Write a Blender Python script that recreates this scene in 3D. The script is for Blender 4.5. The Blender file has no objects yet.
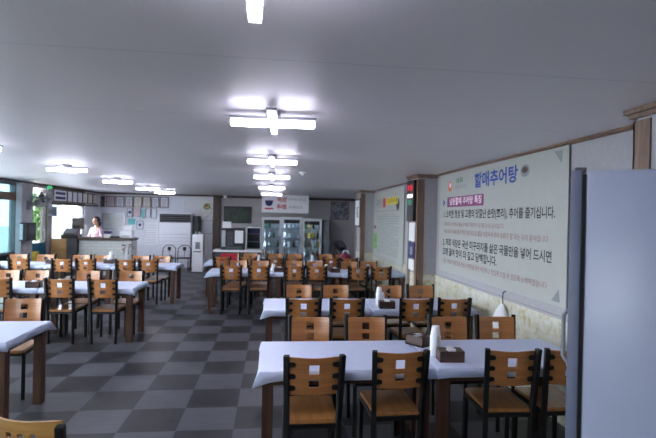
import bpy, bmesh, math, random
import numpy as np
from mathutils import Vector, Matrix
random.seed(7)
S = bpy.context.scene
COL = S.collection
PI = math.pi

# ------------------------------------------------------------------ camera
FPX, H = 470.0, 1.68
YAW, ROLL, PITCH = math.atan(57/470), math.radians(1.25), math.radians(-0.1)
f0 = Vector((math.sin(YAW), math.cos(YAW), 0)); r0 = Vector((math.cos(YAW), -math.sin(YAW), 0)); u0 = Vector((0, 0, 1))
fw = math.cos(PITCH)*f0 + math.sin(PITCH)*u0; u1 = math.cos(PITCH)*u0 - math.sin(PITCH)*f0
rt = math.cos(ROLL)*r0 + math.sin(ROLL)*u1; up = math.cos(ROLL)*u1 - math.sin(ROLL)*r0
EYE = Vector((0, 0, H))
def ray(px, py): return fw + rt*((px-328)/FPX) - up*((py-219)/FPX)
def atZ(px, py, z): d = ray(px, py); return EYE + d*((z-H)/d.z)      # point of a level surface
def atX(px, py, x): d = ray(px, py); return EYE + d*(x/d.x)          # point of a side wall
def atY(px, py, y): d = ray(px, py); return EYE + d*(y/d.y)          # point of an end wall
cd = bpy.data.cameras.new('camera'); cam = bpy.data.objects.new('camera', cd); COL.objects.link(cam)
cam.matrix_world = Matrix(((rt.x, up.x, -fw.x, 0), (rt.y, up.y, -fw.y, 0), (rt.z, up.z, -fw.z, H), (0, 0, 0, 1)))
cd.sensor_width = 36; cd.lens = FPX/656*36; cd.clip_start = 0.05; cd.clip_end = 200
cd.dof.use_dof = True; cd.dof.focus_distance = 3.3; cd.dof.aperture_fstop = 2.6
S.camera = cam

# ------------------------------------------------------------------ materials
def lin(c): return tuple(((v/255)/12.92 if v/255 <= 0.04045 else ((v/255+0.055)/1.055)**2.4) for v in c)
def nodes(name):
    m = bpy.data.materials.new(name); m.use_nodes = True
    nt = m.node_tree; return m, nt, nt.nodes['Principled BSDF'], nt.nodes.new, nt.links.new
def mat(name, rgb, rough=0.5, metal=0.0, var=0.12, scale=9.0, bump=0.0, spec=0.5, stretch=(1, 1, 1)):
    """plain surface whose colour drifts a little with a noise"""
    m, nt, b, N, L = nodes(name)
    c = lin(rgb)
    tc = N('ShaderNodeTexCoord'); mp = N('ShaderNodeMapping'); mp.inputs['Scale'].default_value = stretch
    no = N('ShaderNodeTexNoise'); no.inputs['Scale'].default_value = scale; no.inputs['Detail'].default_value = 4
    rp = N('ShaderNodeValToRGB')
    rp.color_ramp.elements[0].position = .3; rp.color_ramp.elements[1].position = .7
    rp.color_ramp.elements[0].color = (*[v*(1-var) for v in c], 1); rp.color_ramp.elements[1].color = (*[min(1, v*(1+var)) for v in c], 1)
    L(tc.outputs['Object'], mp.inputs['Vector']); L(mp.outputs[0], no.inputs['Vector']); L(no.outputs['Fac'], rp.inputs[0]); L(rp.outputs[0], b.inputs['Base Color'])
    b.inputs['Roughness'].default_value = rough; b.inputs['Metallic'].default_value = metal
    b.inputs['Specular IOR Level'].default_value = spec
    if bump:
        bp = N('ShaderNodeBump'); bp.inputs['Strength'].default_value = bump; bp.inputs['Distance'].default_value = 0.01
        L(no.outputs['Fac'], bp.inputs['Height']); L(bp.outputs[0], b.inputs['Normal'])
    return m
def wood(name, dark, light, rough=0.35, grain=(3, 3, 40), scale=1.5):
    m, nt, b, N, L = nodes(name)
    tc = N('ShaderNodeTexCoord'); mp = N('ShaderNodeMapping'); mp.inputs['Scale'].default_value = grain
    no = N('ShaderNodeTexNoise'); no.inputs['Scale'].default_value = scale; no.inputs['Detail'].default_value = 6; no.inputs['Distortion'].default_value = .8
    rp = N('ShaderNodeValToRGB'); rp.color_ramp.elements[0].position = .32; rp.color_ramp.elements[1].position = .68
    rp.color_ramp.elements[0].color = (*lin(dark), 1); rp.color_ramp.elements[1].color = (*lin(light), 1)
    L(tc.outputs['Object'], mp.inputs['Vector']); L(mp.outputs[0], no.inputs['Vector']); L(no.outputs['Fac'], rp.inputs[0]); L(rp.outputs[0], b.inputs['Base Color'])
    b.inputs['Roughness'].default_value = rough
    if 'plywood' in name: b.inputs['Coat Weight'].default_value = .6; b.inputs['Coat Roughness'].default_value = .16
    return m
def emit(name, rgb, s):
    m, nt, b, N, L = nodes(name)
    b.inputs['Base Color'].default_value = (*lin(rgb), 1)
    b.inputs['Emission Color'].default_value = (*lin(rgb), 1); b.inputs['Emission Strength'].default_value = s
    return m
def glass(name, tint, gloss=0.12, rough=0.03, frost=0.0):
    m, nt, b, N, L = nodes(name); nt.nodes.remove(b)
    out = nt.nodes['Material Output']
    tr = N('ShaderNodeBsdfTransparent'); tr.inputs[0].default_value = (*lin(tint), 1)
    gl = N('ShaderNodeBsdfGlossy'); gl.inputs['Roughness'].default_value = rough
    lw = N('ShaderNodeLayerWeight'); lw.inputs['Blend'].default_value = .5
    fr = N('ShaderNodeMath'); fr.operation = 'POWER'; fr.inputs[1].default_value = 5; L(lw.outputs['Facing'], fr.inputs[0])
    fm = N('ShaderNodeMath'); fm.operation = 'MULTIPLY_ADD'; fm.inputs[1].default_value = .7; fm.inputs[2].default_value = .03; L(fr.outputs[0], fm.inputs[0])
    mx = N('ShaderNodeMixShader'); L(fm.outputs[0], mx.inputs[0]); L(tr.outputs[0], mx.inputs[1]); L(gl.outputs[0], mx.inputs[2])
    last = mx
    if frost:
        tl = N('ShaderNodeBsdfTranslucent'); tl.inputs[0].default_value = (*lin(tint), 1)
        df = N('ShaderNodeBsdfDiffuse'); df.inputs[0].default_value = (*lin(tint), 1)
        ad = N('ShaderNodeMixShader'); ad.inputs[0].default_value = .3; L(tl.outputs[0], ad.inputs[1]); L(df.outputs[0], ad.inputs[2])
        m2 = N('ShaderNodeMixShader'); m2.inputs[0].default_value = frost; L(last.outputs[0], m2.inputs[1]); L(ad.outputs[0], m2.inputs[2]); last = m2
    L(last.outputs[0], out.inputs['Surface'])
    return m

M = {}
M['ply'] = wood('honey_plywood', (160, 104, 56), (182, 122, 68), .36, (1.2, 1.2, 34), 1.6)
M['seatply'] = wood('seat_plywood', (150, 102, 56), (176, 124, 72), .3, (26, 1.5, 1.5), 1.6)
M['yply'] = wood('yellow_plywood', (190, 140, 72), (212, 164, 94), .3, (1.2, 1.2, 34), 1.6)
M['frame'] = mat('black_steel', (13, 13, 15), .5, .0, spec=.35)
M['legwood'] = wood('brown_table_wood', (62, 41, 30), (90, 60, 43), .4, (22, 22, 1.5), 1.6)
M['topwood'] = wood('brown_table_top', (84, 54, 38), (118, 80, 56), .4, (2, 22, 22), 1.6)
M['cloth'] = mat('white_vinyl', (206, 217, 244), .38, var=.03, bump=.06, scale=14)
M['paper'] = mat('white_paper', (236, 237, 240), .7, var=.03)
M['tissue'] = mat('white_tissue', (242, 242, 246), .8, var=.03)
M['napwood'] = wood('dark_box_wood', (58, 42, 38), (88, 64, 54), .45, (4, 30, 30), 1.5)
M['blackplastic'] = mat('black_plastic', (13, 13, 15), .4)
M['darkgrey'] = mat('dark_grey', (70, 73, 80), .5)
M['grey'] = mat('mid_grey', (130, 133, 140), .5)
M['steel'] = mat('brushed_steel', (165, 168, 175), .35, .7)
M['white'] = mat('white_enamel', (236, 237, 242), .35, var=.03)
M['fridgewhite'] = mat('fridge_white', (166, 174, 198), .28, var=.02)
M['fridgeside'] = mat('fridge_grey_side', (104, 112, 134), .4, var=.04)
M['gasket'] = mat('black_gasket', (8, 8, 10), .7)
M['wallgrey'] = mat('grey_wallpaper', (164, 163, 168), .75, var=.05, scale=30, bump=.05)
M['wallback'] = mat('white_wall_panel', (228, 229, 234), .55, var=.04)
M['walltaupe'] = mat('taupe_wallpaper', (182, 178, 180), .75, var=.05)
M['brown'] = wood('brown_moulding', (104, 82, 70), (134, 108, 92), .5, (20, 20, 2), 1.5)
M['darkbrown'] = wood('dark_brown_timber', (62, 48, 42), (86, 68, 58), .5, (20, 20, 2), 1.5)
M['alu'] = mat('window_aluminium', (112, 110, 112), .45, .3)
M['poster'] = mat('poster_vinyl', (170, 173, 168), .5, var=.02)
M['ink'] = mat('black_ink', (36, 44, 48), .6); M['blueink'] = mat('blue_ink', (38, 74, 160), .6)
M['redink'] = mat('red_ink', (205, 62, 72), .6); M['pinkink'] = mat('pink_ink', (150, 92, 98), .6)
M['greenink'] = mat('green_ink', (58, 130, 92), .6); M['plum'] = mat('plum_ink', (134, 66, 112), .6)
M['yellowink'] = mat('yellow_ink', (226, 206, 60), .6); M['orangeink'] = mat('orange_ink', (216, 112, 70), .6)
M['greyink'] = mat('grey_ink', (132, 140, 142), .6); M['pale'] = mat('pale_lettering', (246, 220, 236), .6)
M['red'] = mat('red_plastic', (178, 24, 52), .4); M['teal'] = mat('teal_paint', (34, 120, 150), .4)
M['cyan'] = mat('pale_cyan_paper', (120, 205, 205), .6); M['navy'] = mat('navy_card', (38, 44, 104), .5)
M['burgundy'] = mat('burgundy_cloth', (116, 36, 62), .8); M['pink'] = mat('pink_knit', (226, 196, 204), .85, var=.25, scale=25)
M['tan'] = wood('tan_board', (158, 120, 78), (186, 148, 104), .45, (3, 3, 20), 1.5)
M['skin'] = mat('skin', (214, 166, 140), .55, var=.04); M['hair'] = mat('black_hair', (18, 16, 17), .45, var=.3, scale=40)
M['trouser'] = mat('navy_trousers', (38, 40, 56), .8); M['leaf'] = mat('leaves', (120, 170, 100), .6, var=.4, scale=6)
M['shoe'] = mat('dark_shoe', (30, 28, 28), .5)
M['certcream'] = mat('certificate_cream', (228, 224, 214), .6, var=.05, scale=20)
M['certwhite'] = mat('certificate_white', (226, 229, 236), .6, var=.06, scale=22)
M['certpink'] = mat('certificate_pink', (206, 186, 192), .6, var=.12, scale=22)
M['dkphoto'] = mat('dark_print', (64, 62, 68), .4, var=.6, scale=16)
M['goldframe'] = mat('brown_frame', (112, 96, 84), .4); M['asphalt'] = mat('pale_concrete_yard', (226, 224, 220), .9, var=.1)
M['carpaint'] = mat('pale_blue_car_paint', (196, 212, 226), .25, .2); M['dried'] = mat('dried_flowers', (126, 86, 56), .8, var=.4, scale=30)
M['screen'] = None
M['pane'] = glass('window_glass', (232, 238, 240)); M['film'] = glass('cyan_tinted_glass', (140, 163, 168)); M['doorglass'] = glass('tinted_door_glass', (172, 175, 172)); M['clear'] = glass('clear_glass', (232, 240, 242))
M['frost'] = glass('frosted_film', (236, 242, 250), frost=.12)
M['lamp'] = emit('led_lens', (240, 238, 255), 72.0); M['lampside'] = emit('led_diffuser_side', (240, 238, 255), 8.5)
M['exitgreen'] = emit('exit_green', (70, 200, 130), .6)
M['ledred'] = emit('led_red', (255, 24, 60), 1.1); M['ledgreen'] = emit('led_green', (30, 190, 120), .5); M['ledwhite'] = emit('led_white', (255, 225, 235), 1.6)
M['fridgelight'] = emit('fridge_light', (225, 240, 255), 14.0)

def floor_mat():
    m, nt, b, N, L = nodes('checker_deco_tile')
    g = N('ShaderNodeNewGeometry'); mp = N('ShaderNodeMapping')
    s = 0.442
    mp.inputs['Scale'].default_value = (1/s, 1/s, 1); mp.inputs['Location'].default_value = (1.585/s+40, -4.205/s+40, .5)
    ck = N('ShaderNodeTexChecker'); ck.inputs['Scale'].default_value = 1.0
    ck.inputs['Color1'].default_value = (1, 1, 1, 1); ck.inputs['Color2'].default_value = (0, 0, 0, 1)
    L(g.outputs['Position'], mp.inputs['Vector']); L(mp.outputs[0], ck.inputs['Vector'])
    fl = N('ShaderNodeVectorMath'); fl.operation = 'FLOOR'; L(mp.outputs[0], fl.inputs[0])
    wn = N('ShaderNodeTexWhiteNoise'); wn.noise_dimensions = '3D'; L(fl.outputs[0], wn.inputs['Vector'])
    m2 = N('ShaderNodeMapping'); m2.inputs['Scale'].default_value = (2.0, 14, 1); L(g.outputs['Position'], m2.inputs['Vector'])
    no = N('ShaderNodeTexNoise'); no.inputs['Scale'].default_value = 2.2; no.inputs['Detail'].default_value = 6; L(m2.outputs[0], no.inputs['Vector'])
    mx = N('ShaderNodeMix'); mx.data_type = 'RGBA'
    mx.inputs['A'].default_value = (*lin((41, 42, 46)), 1); mx.inputs['B'].default_value = (*lin((76, 77, 84)), 1)
    L(ck.outputs['Fac'], mx.inputs['Factor'])
    ma = N('ShaderNodeMath'); ma.operation = 'MULTIPLY_ADD'; ma.inputs[1].default_value = .7; ma.inputs[2].default_value = .5; L(no.outputs['Fac'], ma.inputs[0])
    mb = N('ShaderNodeMath'); mb.operation = 'MULTIPLY_ADD'; mb.inputs[1].default_value = .22; mb.inputs[2].default_value = .05; L(wn.outputs['Value'], mb.inputs[0])
    mc = N('ShaderNodeMath'); mc.operation = 'ADD'; L(ma.outputs[0], mc.inputs[0]); L(mb.outputs[0], mc.inputs[1])
    sc = N('ShaderNodeVectorMath'); sc.operation = 'SCALE'; L(mx.outputs['Result'], sc.inputs[0]); L(mc.outputs[0], sc.inputs['Scale'])
    L(sc.outputs[0], b.inputs['Base Color']); b.inputs['Roughness'].default_value = .42; b.inputs['Specular IOR Level'].default_value = .2
    return m
def ceil_mat():
    m, nt, b, N, L = nodes('ceiling_panel')
    g = N('ShaderNodeNewGeometry'); sp = N('ShaderNodeSeparateXYZ'); L(g.outputs['Position'], sp.inputs[0])
    a = N('ShaderNodeMath'); a.operation = 'MULTIPLY_ADD'; a.inputs[1].default_value = 1/1.2; a.inputs[2].default_value = 20.3; L(sp.outputs['Y'], a.inputs[0])
    fr = N('ShaderNodeMath'); fr.operation = 'FRACT'; L(a.outputs[0], fr.inputs[0])
    lt = N('ShaderNodeMath'); lt.operation = 'LESS_THAN'; lt.inputs[1].default_value = .008; L(fr.outputs[0], lt.inputs[0])
    mx = N('ShaderNodeMix'); mx.data_type = 'RGBA'; mx.inputs['A'].default_value = (*lin((240, 237, 240)), 1); mx.inputs['B'].default_value = (*lin((220, 219, 224)), 1)
    L(lt.outputs[0], mx.inputs['Factor']); L(mx.outputs['Result'], b.inputs['Base Color']); b.inputs['Roughness'].default_value = .42
    return m
def stone_mat(name, c1, c2, c3, scale):
    """soft mottled stone print"""
    m, nt, b, N, L = nodes(name)
    tc = N('ShaderNodeTexCoord')
    n1 = N('ShaderNodeTexNoise'); n1.inputs['Scale'].default_value = scale; n1.inputs['Detail'].default_value = 6; n1.inputs['Roughness'].default_value = .65; L(tc.outputs['Object'], n1.inputs['Vector'])
    n2 = N('ShaderNodeTexNoise'); n2.inputs['Scale'].default_value = scale*3.1; n2.inputs['Detail'].default_value = 3; L(tc.outputs['Object'], n2.inputs['Vector'])
    mx = N('ShaderNodeMix'); mx.data_type = 'RGBA'; mx.inputs['Factor'].default_value = .4
    rp = N('ShaderNodeValToRGB'); e = rp.color_ramp.elements; e[0].position = .36; e[0].color = (*lin(c1), 1); e[1].position = .62; e[1].color = (*lin(c2), 1)
    x = e.new(.47); x.color = (*lin(c3), 1)
    L(n1.outputs['Fac'], mx.inputs['A']); L(n2.outputs['Fac'], mx.inputs['B'])
    L(mx.outputs['Result'], rp.inputs[0]); L(rp.outputs[0], b.inputs['Base Color']); b.inputs['Roughness'].default_value = .7
    return m
def brick_mat(name, c1, c2, cm, bw, bh, rough=.5):
    m, nt, b, N, L = nodes(name)
    tc = N('ShaderNodeTexCoord'); mp = N('ShaderNodeMapping'); mp.inputs['Rotation'].default_value = (PI/2, 0, 0); L(tc.outputs['Object'], mp.inputs['Vector'])
    bk = N('ShaderNodeTexBrick'); bk.inputs['Scale'].default_value = 1; bk.inputs['Brick Width'].default_value = bw; bk.inputs['Row Height'].default_value = bh
    bk.inputs['Mortar Size'].default_value = .006
    bk.inputs['Color1'].default_value = (*lin(c1), 1); bk.inputs['Color2'].default_value = (*lin(c2), 1); bk.inputs['Mortar'].default_value = (*lin(cm), 1)
    L(mp.outputs[0], bk.inputs['Vector']); L(bk.outputs['Color'], b.inputs['Base Color']); b.inputs['Roughness'].default_value = rough
    return m
def print_mat(name, cols, scale, em=0.0):
    """a blurry coloured print: noise pushed through a colour ramp"""
    m, nt, b, N, L = nodes(name)
    tc = N('ShaderNodeTexCoord'); no = N('ShaderNodeTexNoise'); no.inputs['Scale'].default_value = scale; no.inputs['Detail'].default_value = 2; L(tc.outputs['Object'], no.inputs['Vector'])
    rp = N('ShaderNodeValToRGB'); e = rp.color_ramp.elements
    while len(e) < len(cols): e.new(.5)
    for i, c in enumerate(cols): e[i].position = .3+.4*i/(len(cols)-1); e[i].color = (*lin(c), 1)
    L(no.outputs['Fac'], rp.inputs[0]); L(rp.outputs[0], b.inputs['Base Color']); b.inputs['Roughness'].default_value = .4
    if em: L(rp.outputs[0], b.inputs['Emission Color']); b.inputs['Emission Strength'].default_value = em
    return m
M['floor'] = floor_mat(); M['ceiling'] = ceil_mat()
M['stone'] = stone_mat('cream_stone_wallpaper', (166, 158, 118), (206, 210, 206), (194, 190, 168), 7)
M['brick'] = brick_mat('white_brick_panel', (220, 224, 224), (210, 216, 216), (188, 192, 192), .22, .075)
M['screen'] = print_mat('tv_picture', ((8, 12, 12), (18, 36, 28), (26, 56, 40), (40, 52, 48)), 7, .12)
M['mirror'] = print_mat('whiteboard_face', ((196, 202, 200), (220, 224, 218), (206, 212, 214)), 2.5)
M['photo'] = print_mat('photo_print', ((70, 78, 100), (150, 160, 175), (88, 80, 90), (130, 150, 140)), 5)
M['posterart'] = print_mat('collage_print', ((186, 184, 180), (228, 228, 228), (232, 232, 234), (206, 200, 176)), 9)
M['food'] = print_mat('bottles_on_shelves', ((60, 70, 76), (190, 200, 205), (150, 120, 60), (225, 232, 236), (80, 60, 70)), 9)

# ------------------------------------------------------------------ mesh helpers
class MB:
    def __init__(s): s.bm = bmesh.new()
    def box(s, a, b, bev=0, M4=None):
        a, b = Vector(a), Vector(b)
        r = bmesh.ops.create_cube(s.bm, size=1, matrix=Matrix.Translation((a+b)/2) @ Matrix.Diagonal((*(b-a), 1)))
        vs = r['verts']
        if bev:
            es = list({e for v in vs for e in v.link_edges})
            q = bmesh.ops.bevel(s.bm, geom=es, offset=bev, segments=2, affect='EDGES', profile=.6)
            vs = list({v for f in q['faces'] for v in f.verts} | {v for v in vs if v.is_valid})
        if M4 is not None: bmesh.ops.transform(s.bm, matrix=M4, verts=vs)
        return s
    def bar(s, a, b, w, d=None, bev=0.0):
        """square bar from a to b"""
        a, b = Vector(a), Vector(b); d = d or w; z = (b-a); l = z.length
        q = z.to_track_quat('Z', 'Y').to_matrix().to_4x4()
        s.box((-w/2, -d/2, 0), (w/2, d/2, l), bev, Matrix.Translation(a) @ q); return s
    def tube(s, pts, r, n=10, cap=True, closed=False):
        pts = [Vector(p) for p in pts]; rs = r if isinstance(r, (list, tuple)) else [r]*len(pts)
        rings = []; N = len(pts); prev = None
        for i, p in enumerate(pts):
            t = (pts[(i+1) % N] - pts[i-1]) if closed else (pts[min(i+1, N-1)] - pts[max(i-1, 0)])
            t.normalize()
            if prev is None:
                ref = Vector((0, 0, 1)) if abs(t.z) < .9 else Vector((1, 0, 0)); u = t.cross(ref).normalized()
            else: u = (prev - t*prev.dot(t)).normalized()
            prev = u; v = t.cross(u)
            rings.append([s.bm.verts.new(p + (u*math.cos(2*PI*k/n) + v*math.sin(2*PI*k/n))*rs[i]) for k in range(n)])
        for i in range(N if closed else N-1):
            A, B = rings[i], rings[(i+1) % N]
            for k in range(n): s.bm.faces.new((A[k], A[(k+1) % n], B[(k+1) % n], B[k]))
        if cap and not closed: s.bm.faces.new(rings[0][::-1]); s.bm.faces.new(rings[-1])
        return s
    def lathe(s, prof, n=20, M4=None, cap=True):
        rings = [[s.bm.verts.new(Vector((r*math.cos(2*PI*k/n), r*math.sin(2*PI*k/n), z))) for k in range(n)] for r, z in prof]
        for A, B in zip(rings, rings[1:]):
            for k in range(n): s.bm.faces.new((A[k], A[(k+1) % n], B[(k+1) % n], B[k]))
        if cap: s.bm.faces.new(rings[0][::-1]); s.bm.faces.new(rings[-1])
        if M4 is not None: bmesh.ops.transform(s.bm, matrix=M4, verts=[v for q in rings for v in q])
        return s
    def prism(s, poly, h, M4=None):
        """polygon in XY raised by h"""
        A = [s.bm.verts.new((x, y, 0)) for x, y in poly]; B = [s.bm.verts.new((x, y, h)) for x, y in poly]; n = len(poly)
        s.bm.faces.new(A[::-1]); s.bm.faces.new(B)
        for k in range(n): s.bm.faces.new((A[k], A[(k+1) % n], B[(k+1) % n], B[k]))
        if M4 is not None: bmesh.ops.transform(s.bm, matrix=M4, verts=A+B)
        return s
    def ball(s, c, r, sc=(1, 1, 1), seg=16):
        bmesh.ops.create_uvsphere(s.bm, u_segments=seg, v_segments=max(8, seg//2), radius=r, matrix=Matrix.Translation(c) @ Matrix.Diagonal((*sc, 1))); return s
    def build(s, name, m, parent=None, smooth=False):
        bmesh.ops.recalc_face_normals(s.bm, faces=s.bm.faces)
        me = bpy.data.meshes.new(name); s.bm.to_mesh(me); s.bm.free()
        if m is not None: me.materials.append(m)
        if smooth:
            for p in me.polygons: p.use_smooth = True
            try: me.set_sharp_from_angle(angle=math.radians(40))
            except Exception: pass
        o = bpy.data.objects.new(name, me); COL.objects.link(o)
        if parent: o.parent = parent
        return o
def tag(o, label, cat, group=None):
    o['label'] = label; o['category'] = cat
    if group: o['group'] = group
    return o
def thing(name, label, cat, loc=(0, 0, 0), rz=0.0, group=None):
    o = bpy.data.objects.new(name, None); COL.objects.link(o); o.empty_display_size = .1
    o.location = loc; o.rotation_euler = (0, 0, rz); return tag(o, label, cat, group)
def struct(o): o['kind'] = 'structure'; return o
def copy_tree(o, parent=None):
    c = o.copy(); COL.objects.link(c)
    if parent: c.parent = parent
    for ch in list(o.children): copy_tree(ch, c)
    return c
def text(body, size, name, m, parent, M4, align='LEFT', width=None, bold=0.0):
    cu = bpy.data.curves.new('lettering', 'FONT'); cu.body = body; cu.size = size; cu.align_x = align; cu.align_y = 'CENTER'; cu.offset = bold
    cu.resolution_u = 2
    t = bpy.data.objects.new('lettering', cu); COL.objects.link(t)
    bpy.context.view_layer.update()
    dg = bpy.context.evaluated_depsgraph_get()
    me = bpy.data.meshes.new_from_object(t.evaluated_get(dg)); COL.objects.unlink(t); bpy.data.objects.remove(t)
    me.name = name
    if width and len(me.vertices):
        xs = [v.co.x for v in me.vertices]; w = max(xs)-min(xs)
        if w > 0: me.transform(Matrix.Diagonal((width/w, 1, 1, 1)))
    me.transform(M4); me.materials.clear(); me.materials.append(m)
    o = bpy.data.objects.new(name, me); COL.objects.link(o); o.parent = parent
    return o
def wall_x(x, y, z): return Matrix.Translation((x, y, z)) @ Matrix(((0, 0, -1, 0), (-1, 0, 0, 0), (0, 1, 0, 0), (0, 0, 0, 1)))   # reads from -X side
def wall_y(x, y, z): return Matrix.Translation((x, y, z)) @ Matrix(((1, 0, 0, 0), (0, 0, -1, 0), (0, 1, 0, 0), (0, 0, 0, 1)))      # reads from -Y side
def rect(cx, cy, w, h): return [(cx-w/2, cy-h/2), (cx+w/2, cy-h/2), (cx+w/2, cy+h/2), (cx-w/2, cy+h/2)]

# ------------------------------------------------------------------ the room
XL, XR, YF, YB, CZ = -5.5, 2.45, -2.6, 16.0, 2.36
struct(MB().box((XL-.2, YF-.2, -.12), (XR+.9, YB+.2, 0)).build('floor', M['floor']))
struct(MB().box((XL-.2, YF-.2, CZ), (XR+.9, YB+.2, CZ+.15)).build('ceiling', M['ceiling']))
struct(MB().box((XR, YF-.2, 0), (XR+.2, 11.7, CZ)).build('wall_right', M['wallgrey']))
XJ = 3.1
struct(MB().box((XJ, 11.5, 0), (XJ+.2, YB+.2, CZ)).box((XR+.2, 11.5, 0), (XJ, 11.7, CZ)).build('wall_right', M['wallgrey']))
for (xa, xb, za, zb) in ((XL, -4.2, 0, CZ), (-2.0, XR, 0, CZ), (-4.2, -2.0, 0, .8), (-4.2, -2.0, 2.2, CZ)):
    struct(MB().box((xa, YF-.2, za), (xb, YF, zb)).build('wall_near', M['wallgrey']))
t = MB()
for xq in (-4.2, -3.12, -2.06): t.box((xq, YF-.14, .8), (xq+.06, YF-.06, 2.2))
t.box((-4.2, YF-.14, .8), (-2.0, YF-.06, .86)).box((-4.2, YF-.14, 2.14), (-2.0, YF-.06, 2.2))
wn_ = struct(t.build('window_5', M['alu']))
g_ = struct(MB().box((-4.18, YF-.103, .82), (-2.02, YF-.097, 2.18)).build('window_glass_5', M['pane'])); g_.parent = wn_
XP = atY(214, 220, YB).x
struct(MB().box((XL, YB, 0), (XP, YB+.2, CZ)).build('wall_back_left', M['wallback']))
struct(MB().box((XP, YB, 0), (XJ+.2, YB+.2, CZ)).build('wall_back_right', M['walltaupe']))
struct(MB().box((XP-.02, YB-.14, 0), (XP+.2, YB, CZ)).build('trim_1', M['darkbrown']))            # post on the back wall
struct(MB().box((XP+.2, YB-.05, CZ-.075), (XJ, YB, CZ)).build('trim_2', M['darkbrown']))
struct(MB().box((XL, YB-.05, CZ-.05), (XP-.02, YB, CZ)).build('trim_3', M['darkbrown']))
# stone paper along the foot of the right wall, and the grey rail above it
struct(MB().box((XR-.012, YF, 0), (XR, 11.7, .875)).build('trim_4', M['stone']))
struct(MB().box((XR-.016, YF, .868), (XR, 11.7, .892)).build('trim_5', M['wallgrey']))
struct(MB().prism([(0, 0), (-.035, 0), (-.035, -.01), (-.02, -.024), (-.012, -.028), (0, -.028)], 11.7-YF,
       Matrix.Translation((XR, YF, CZ)) @ Matrix(((1, 0, 0, 0), (0, 0, 1, 0), (0, 1, 0, 0), (0, 0, 0, 1)))).build('trim_6', M['brown']))
# pillars that stand out of the right wall
def pillar(n, y0, y1, x0=2.13, tw=.09):
    w = struct(MB().box((x0, y0, 0), (XR, y1, CZ)).build('wall_pillar_%d' % n, M['wallgrey']))
    st = struct(MB().box((x0-.004, y0-.004, 0), (XR, y1+.004, .875)).build('trim_stone_%d' % n, M['stone'])); st.parent = w
    t = MB()
    for (xa, xb, ya, yb) in ((x0-.012, x0+tw, y0-.012, y0), (x0-.012, x0, y0-.012, y0+.11), (x0-.012, x0, y1-.11, y1+.012), (x0-.012, x0+tw, y1, y1+.012)):
        t.box((xa, ya, 0), (xb, yb, CZ-.07))
    t.box((x0-.05, y0-.05, CZ-.03), (XR, y1+.05, CZ-.001)).box((x0-.03, y0-.03, CZ-.055), (XR, y1+.03, CZ-.03))
    o = struct(t.build('trim_pillar_%d' % n, M['brown'])); o.parent = w
PX = 2.16
pillar(1, 2.02, 2.535); pillar(2, 6.75, 7.20, PX); pillar(3, 11.0, 11.7)

# left wall: piers, sills and heads round its windows and the doorway
def lbox(y0, y1, z0, z1, m='wallgrey', x0=XL-.18, x1=XL): return MB().box((x0, y0, z0), (x1, y1, z1)).build('wall_left', M[m])
opens = [(1.6, 4.7, .45, 2.25), (5.1, 8.8, .45, 2.25), (9.2, 11.02, .0, 2.30), (11.40, 12.42, 0, 2.25), (12.66, 14.75, .95, 1.92)]
y = YF
for (a, b, z0, z1) in opens:
    struct(lbox(y, a, 0, CZ)); y = b
    if z0 > 0: struct(lbox(a, b, 0, z0))
    struct(lbox(a, b, z1, CZ, 'darkbrown' if a > 12.5 else 'wallgrey'))
struct(lbox(y, YB, 0, CZ, 'wallback'))
struct(MB().box((XL, YF, CZ-.05), (XL+.03, YB, CZ)).build('trim_7', M['darkbrown']))
struct(MB().box((XL, 12.62, 1.885), (XL+.035, 15.75, 1.93)).build('trim_8', M['darkbrown']))
# pale pier between glazed screen and doorway
struct(MB().box((XL, atX(21.5, 215, XL+.12).y, 0), (XL+.12, atX(33, 215, XL+.12).y, CZ-.05), .006).build('trim_9', mat('pale_pier', (186, 184, 188), .6)))
def window(n, a, b, z0, z1, bars, rails=(), m='pane', fr='alu'):
    t = MB(); w = .05; x0, x1 = XL-.11, XL-.03
    t.box((x0, a, z0), (x1, a+w, z1)).box((x0, b-w, z0), (x1, b, z1)).box((x0, a, z0), (x1, b, z0+w)).box((x0, a, z1-w), (x1, b, z1))
    for q in bars: t.box((x0, q-w/2, z0), (x1, q+w/2, z1))
    for q in rails: t.box((x0+.005, a, q-w/2), (x1-.005, b, q+w/2))
    f = struct(t.build('window_%d' % n, M[fr]))
    g = struct(MB().box((XL-.075, a+.02, z0+.02), (XL-.07, b-.02, z1-.02)).build('window_glass_%d' % n, M[m])); g.parent = f
window(1, 1.6, 4.7, .45, 2.25, (3.15,)); window(2, 5.1, 8.8, .45, 2.25, (6.95,))
window(3, 10.13, 11.02, .0, 2.30, (), (.78,), 'film'); window(7, 9.2, 10.13, .0, 2.30, (), (.78,))
q = struct(MB().box((XL-.12, 9.2, 1.92), (XL-.02, 11.02, 2.09), .004).build('trim_11', M['brown'])); window(4, 12.66, 14.75, .95, 1.92, (), (), 'frost')
struct(MB().box((XL-.13, 10.18, .05), (XL-.11, 10.98, .78)).build('trim_10', M['grey']))
# door, opened outward, whose lower panel is teal
d = struct(MB().box((XL-.1, 11.40, 2.0), (XL-.03, 12.42, 2.05)).box((XL-.1, 11.40, 0), (XL-.03, 11.44, 2.25)).box((XL-.1, 12.38, 0), (XL-.03, 12.42, 2.25)).build('door_1', M['alu']))
q = struct(MB().box((XL-.08, 11.44, .04), (XL-.05, 12.38, .93), .004).build('door_panel_1', M['teal'])); q.parent = d
q = struct(MB().box((XL-.07, 11.44, .93), (XL-.065, 12.38, 2.0)).build('door_glass_1', M['doorglass'])); q.parent = d
q = struct(MB().box((XL-.05, 11.6, .50), (XL-.045, 12.1, .74)).build('door_notice_1', M['yellowink'])); q.parent = d
q = struct(MB().tube([(XL-.05, 12.33, .95), (XL-.01, 12.33, .98), (XL-.01, 12.33, 1.22), (XL-.05, 12.33, 1.25)], .012).build('door_handle_1', M['steel'])); q.parent = d

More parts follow.
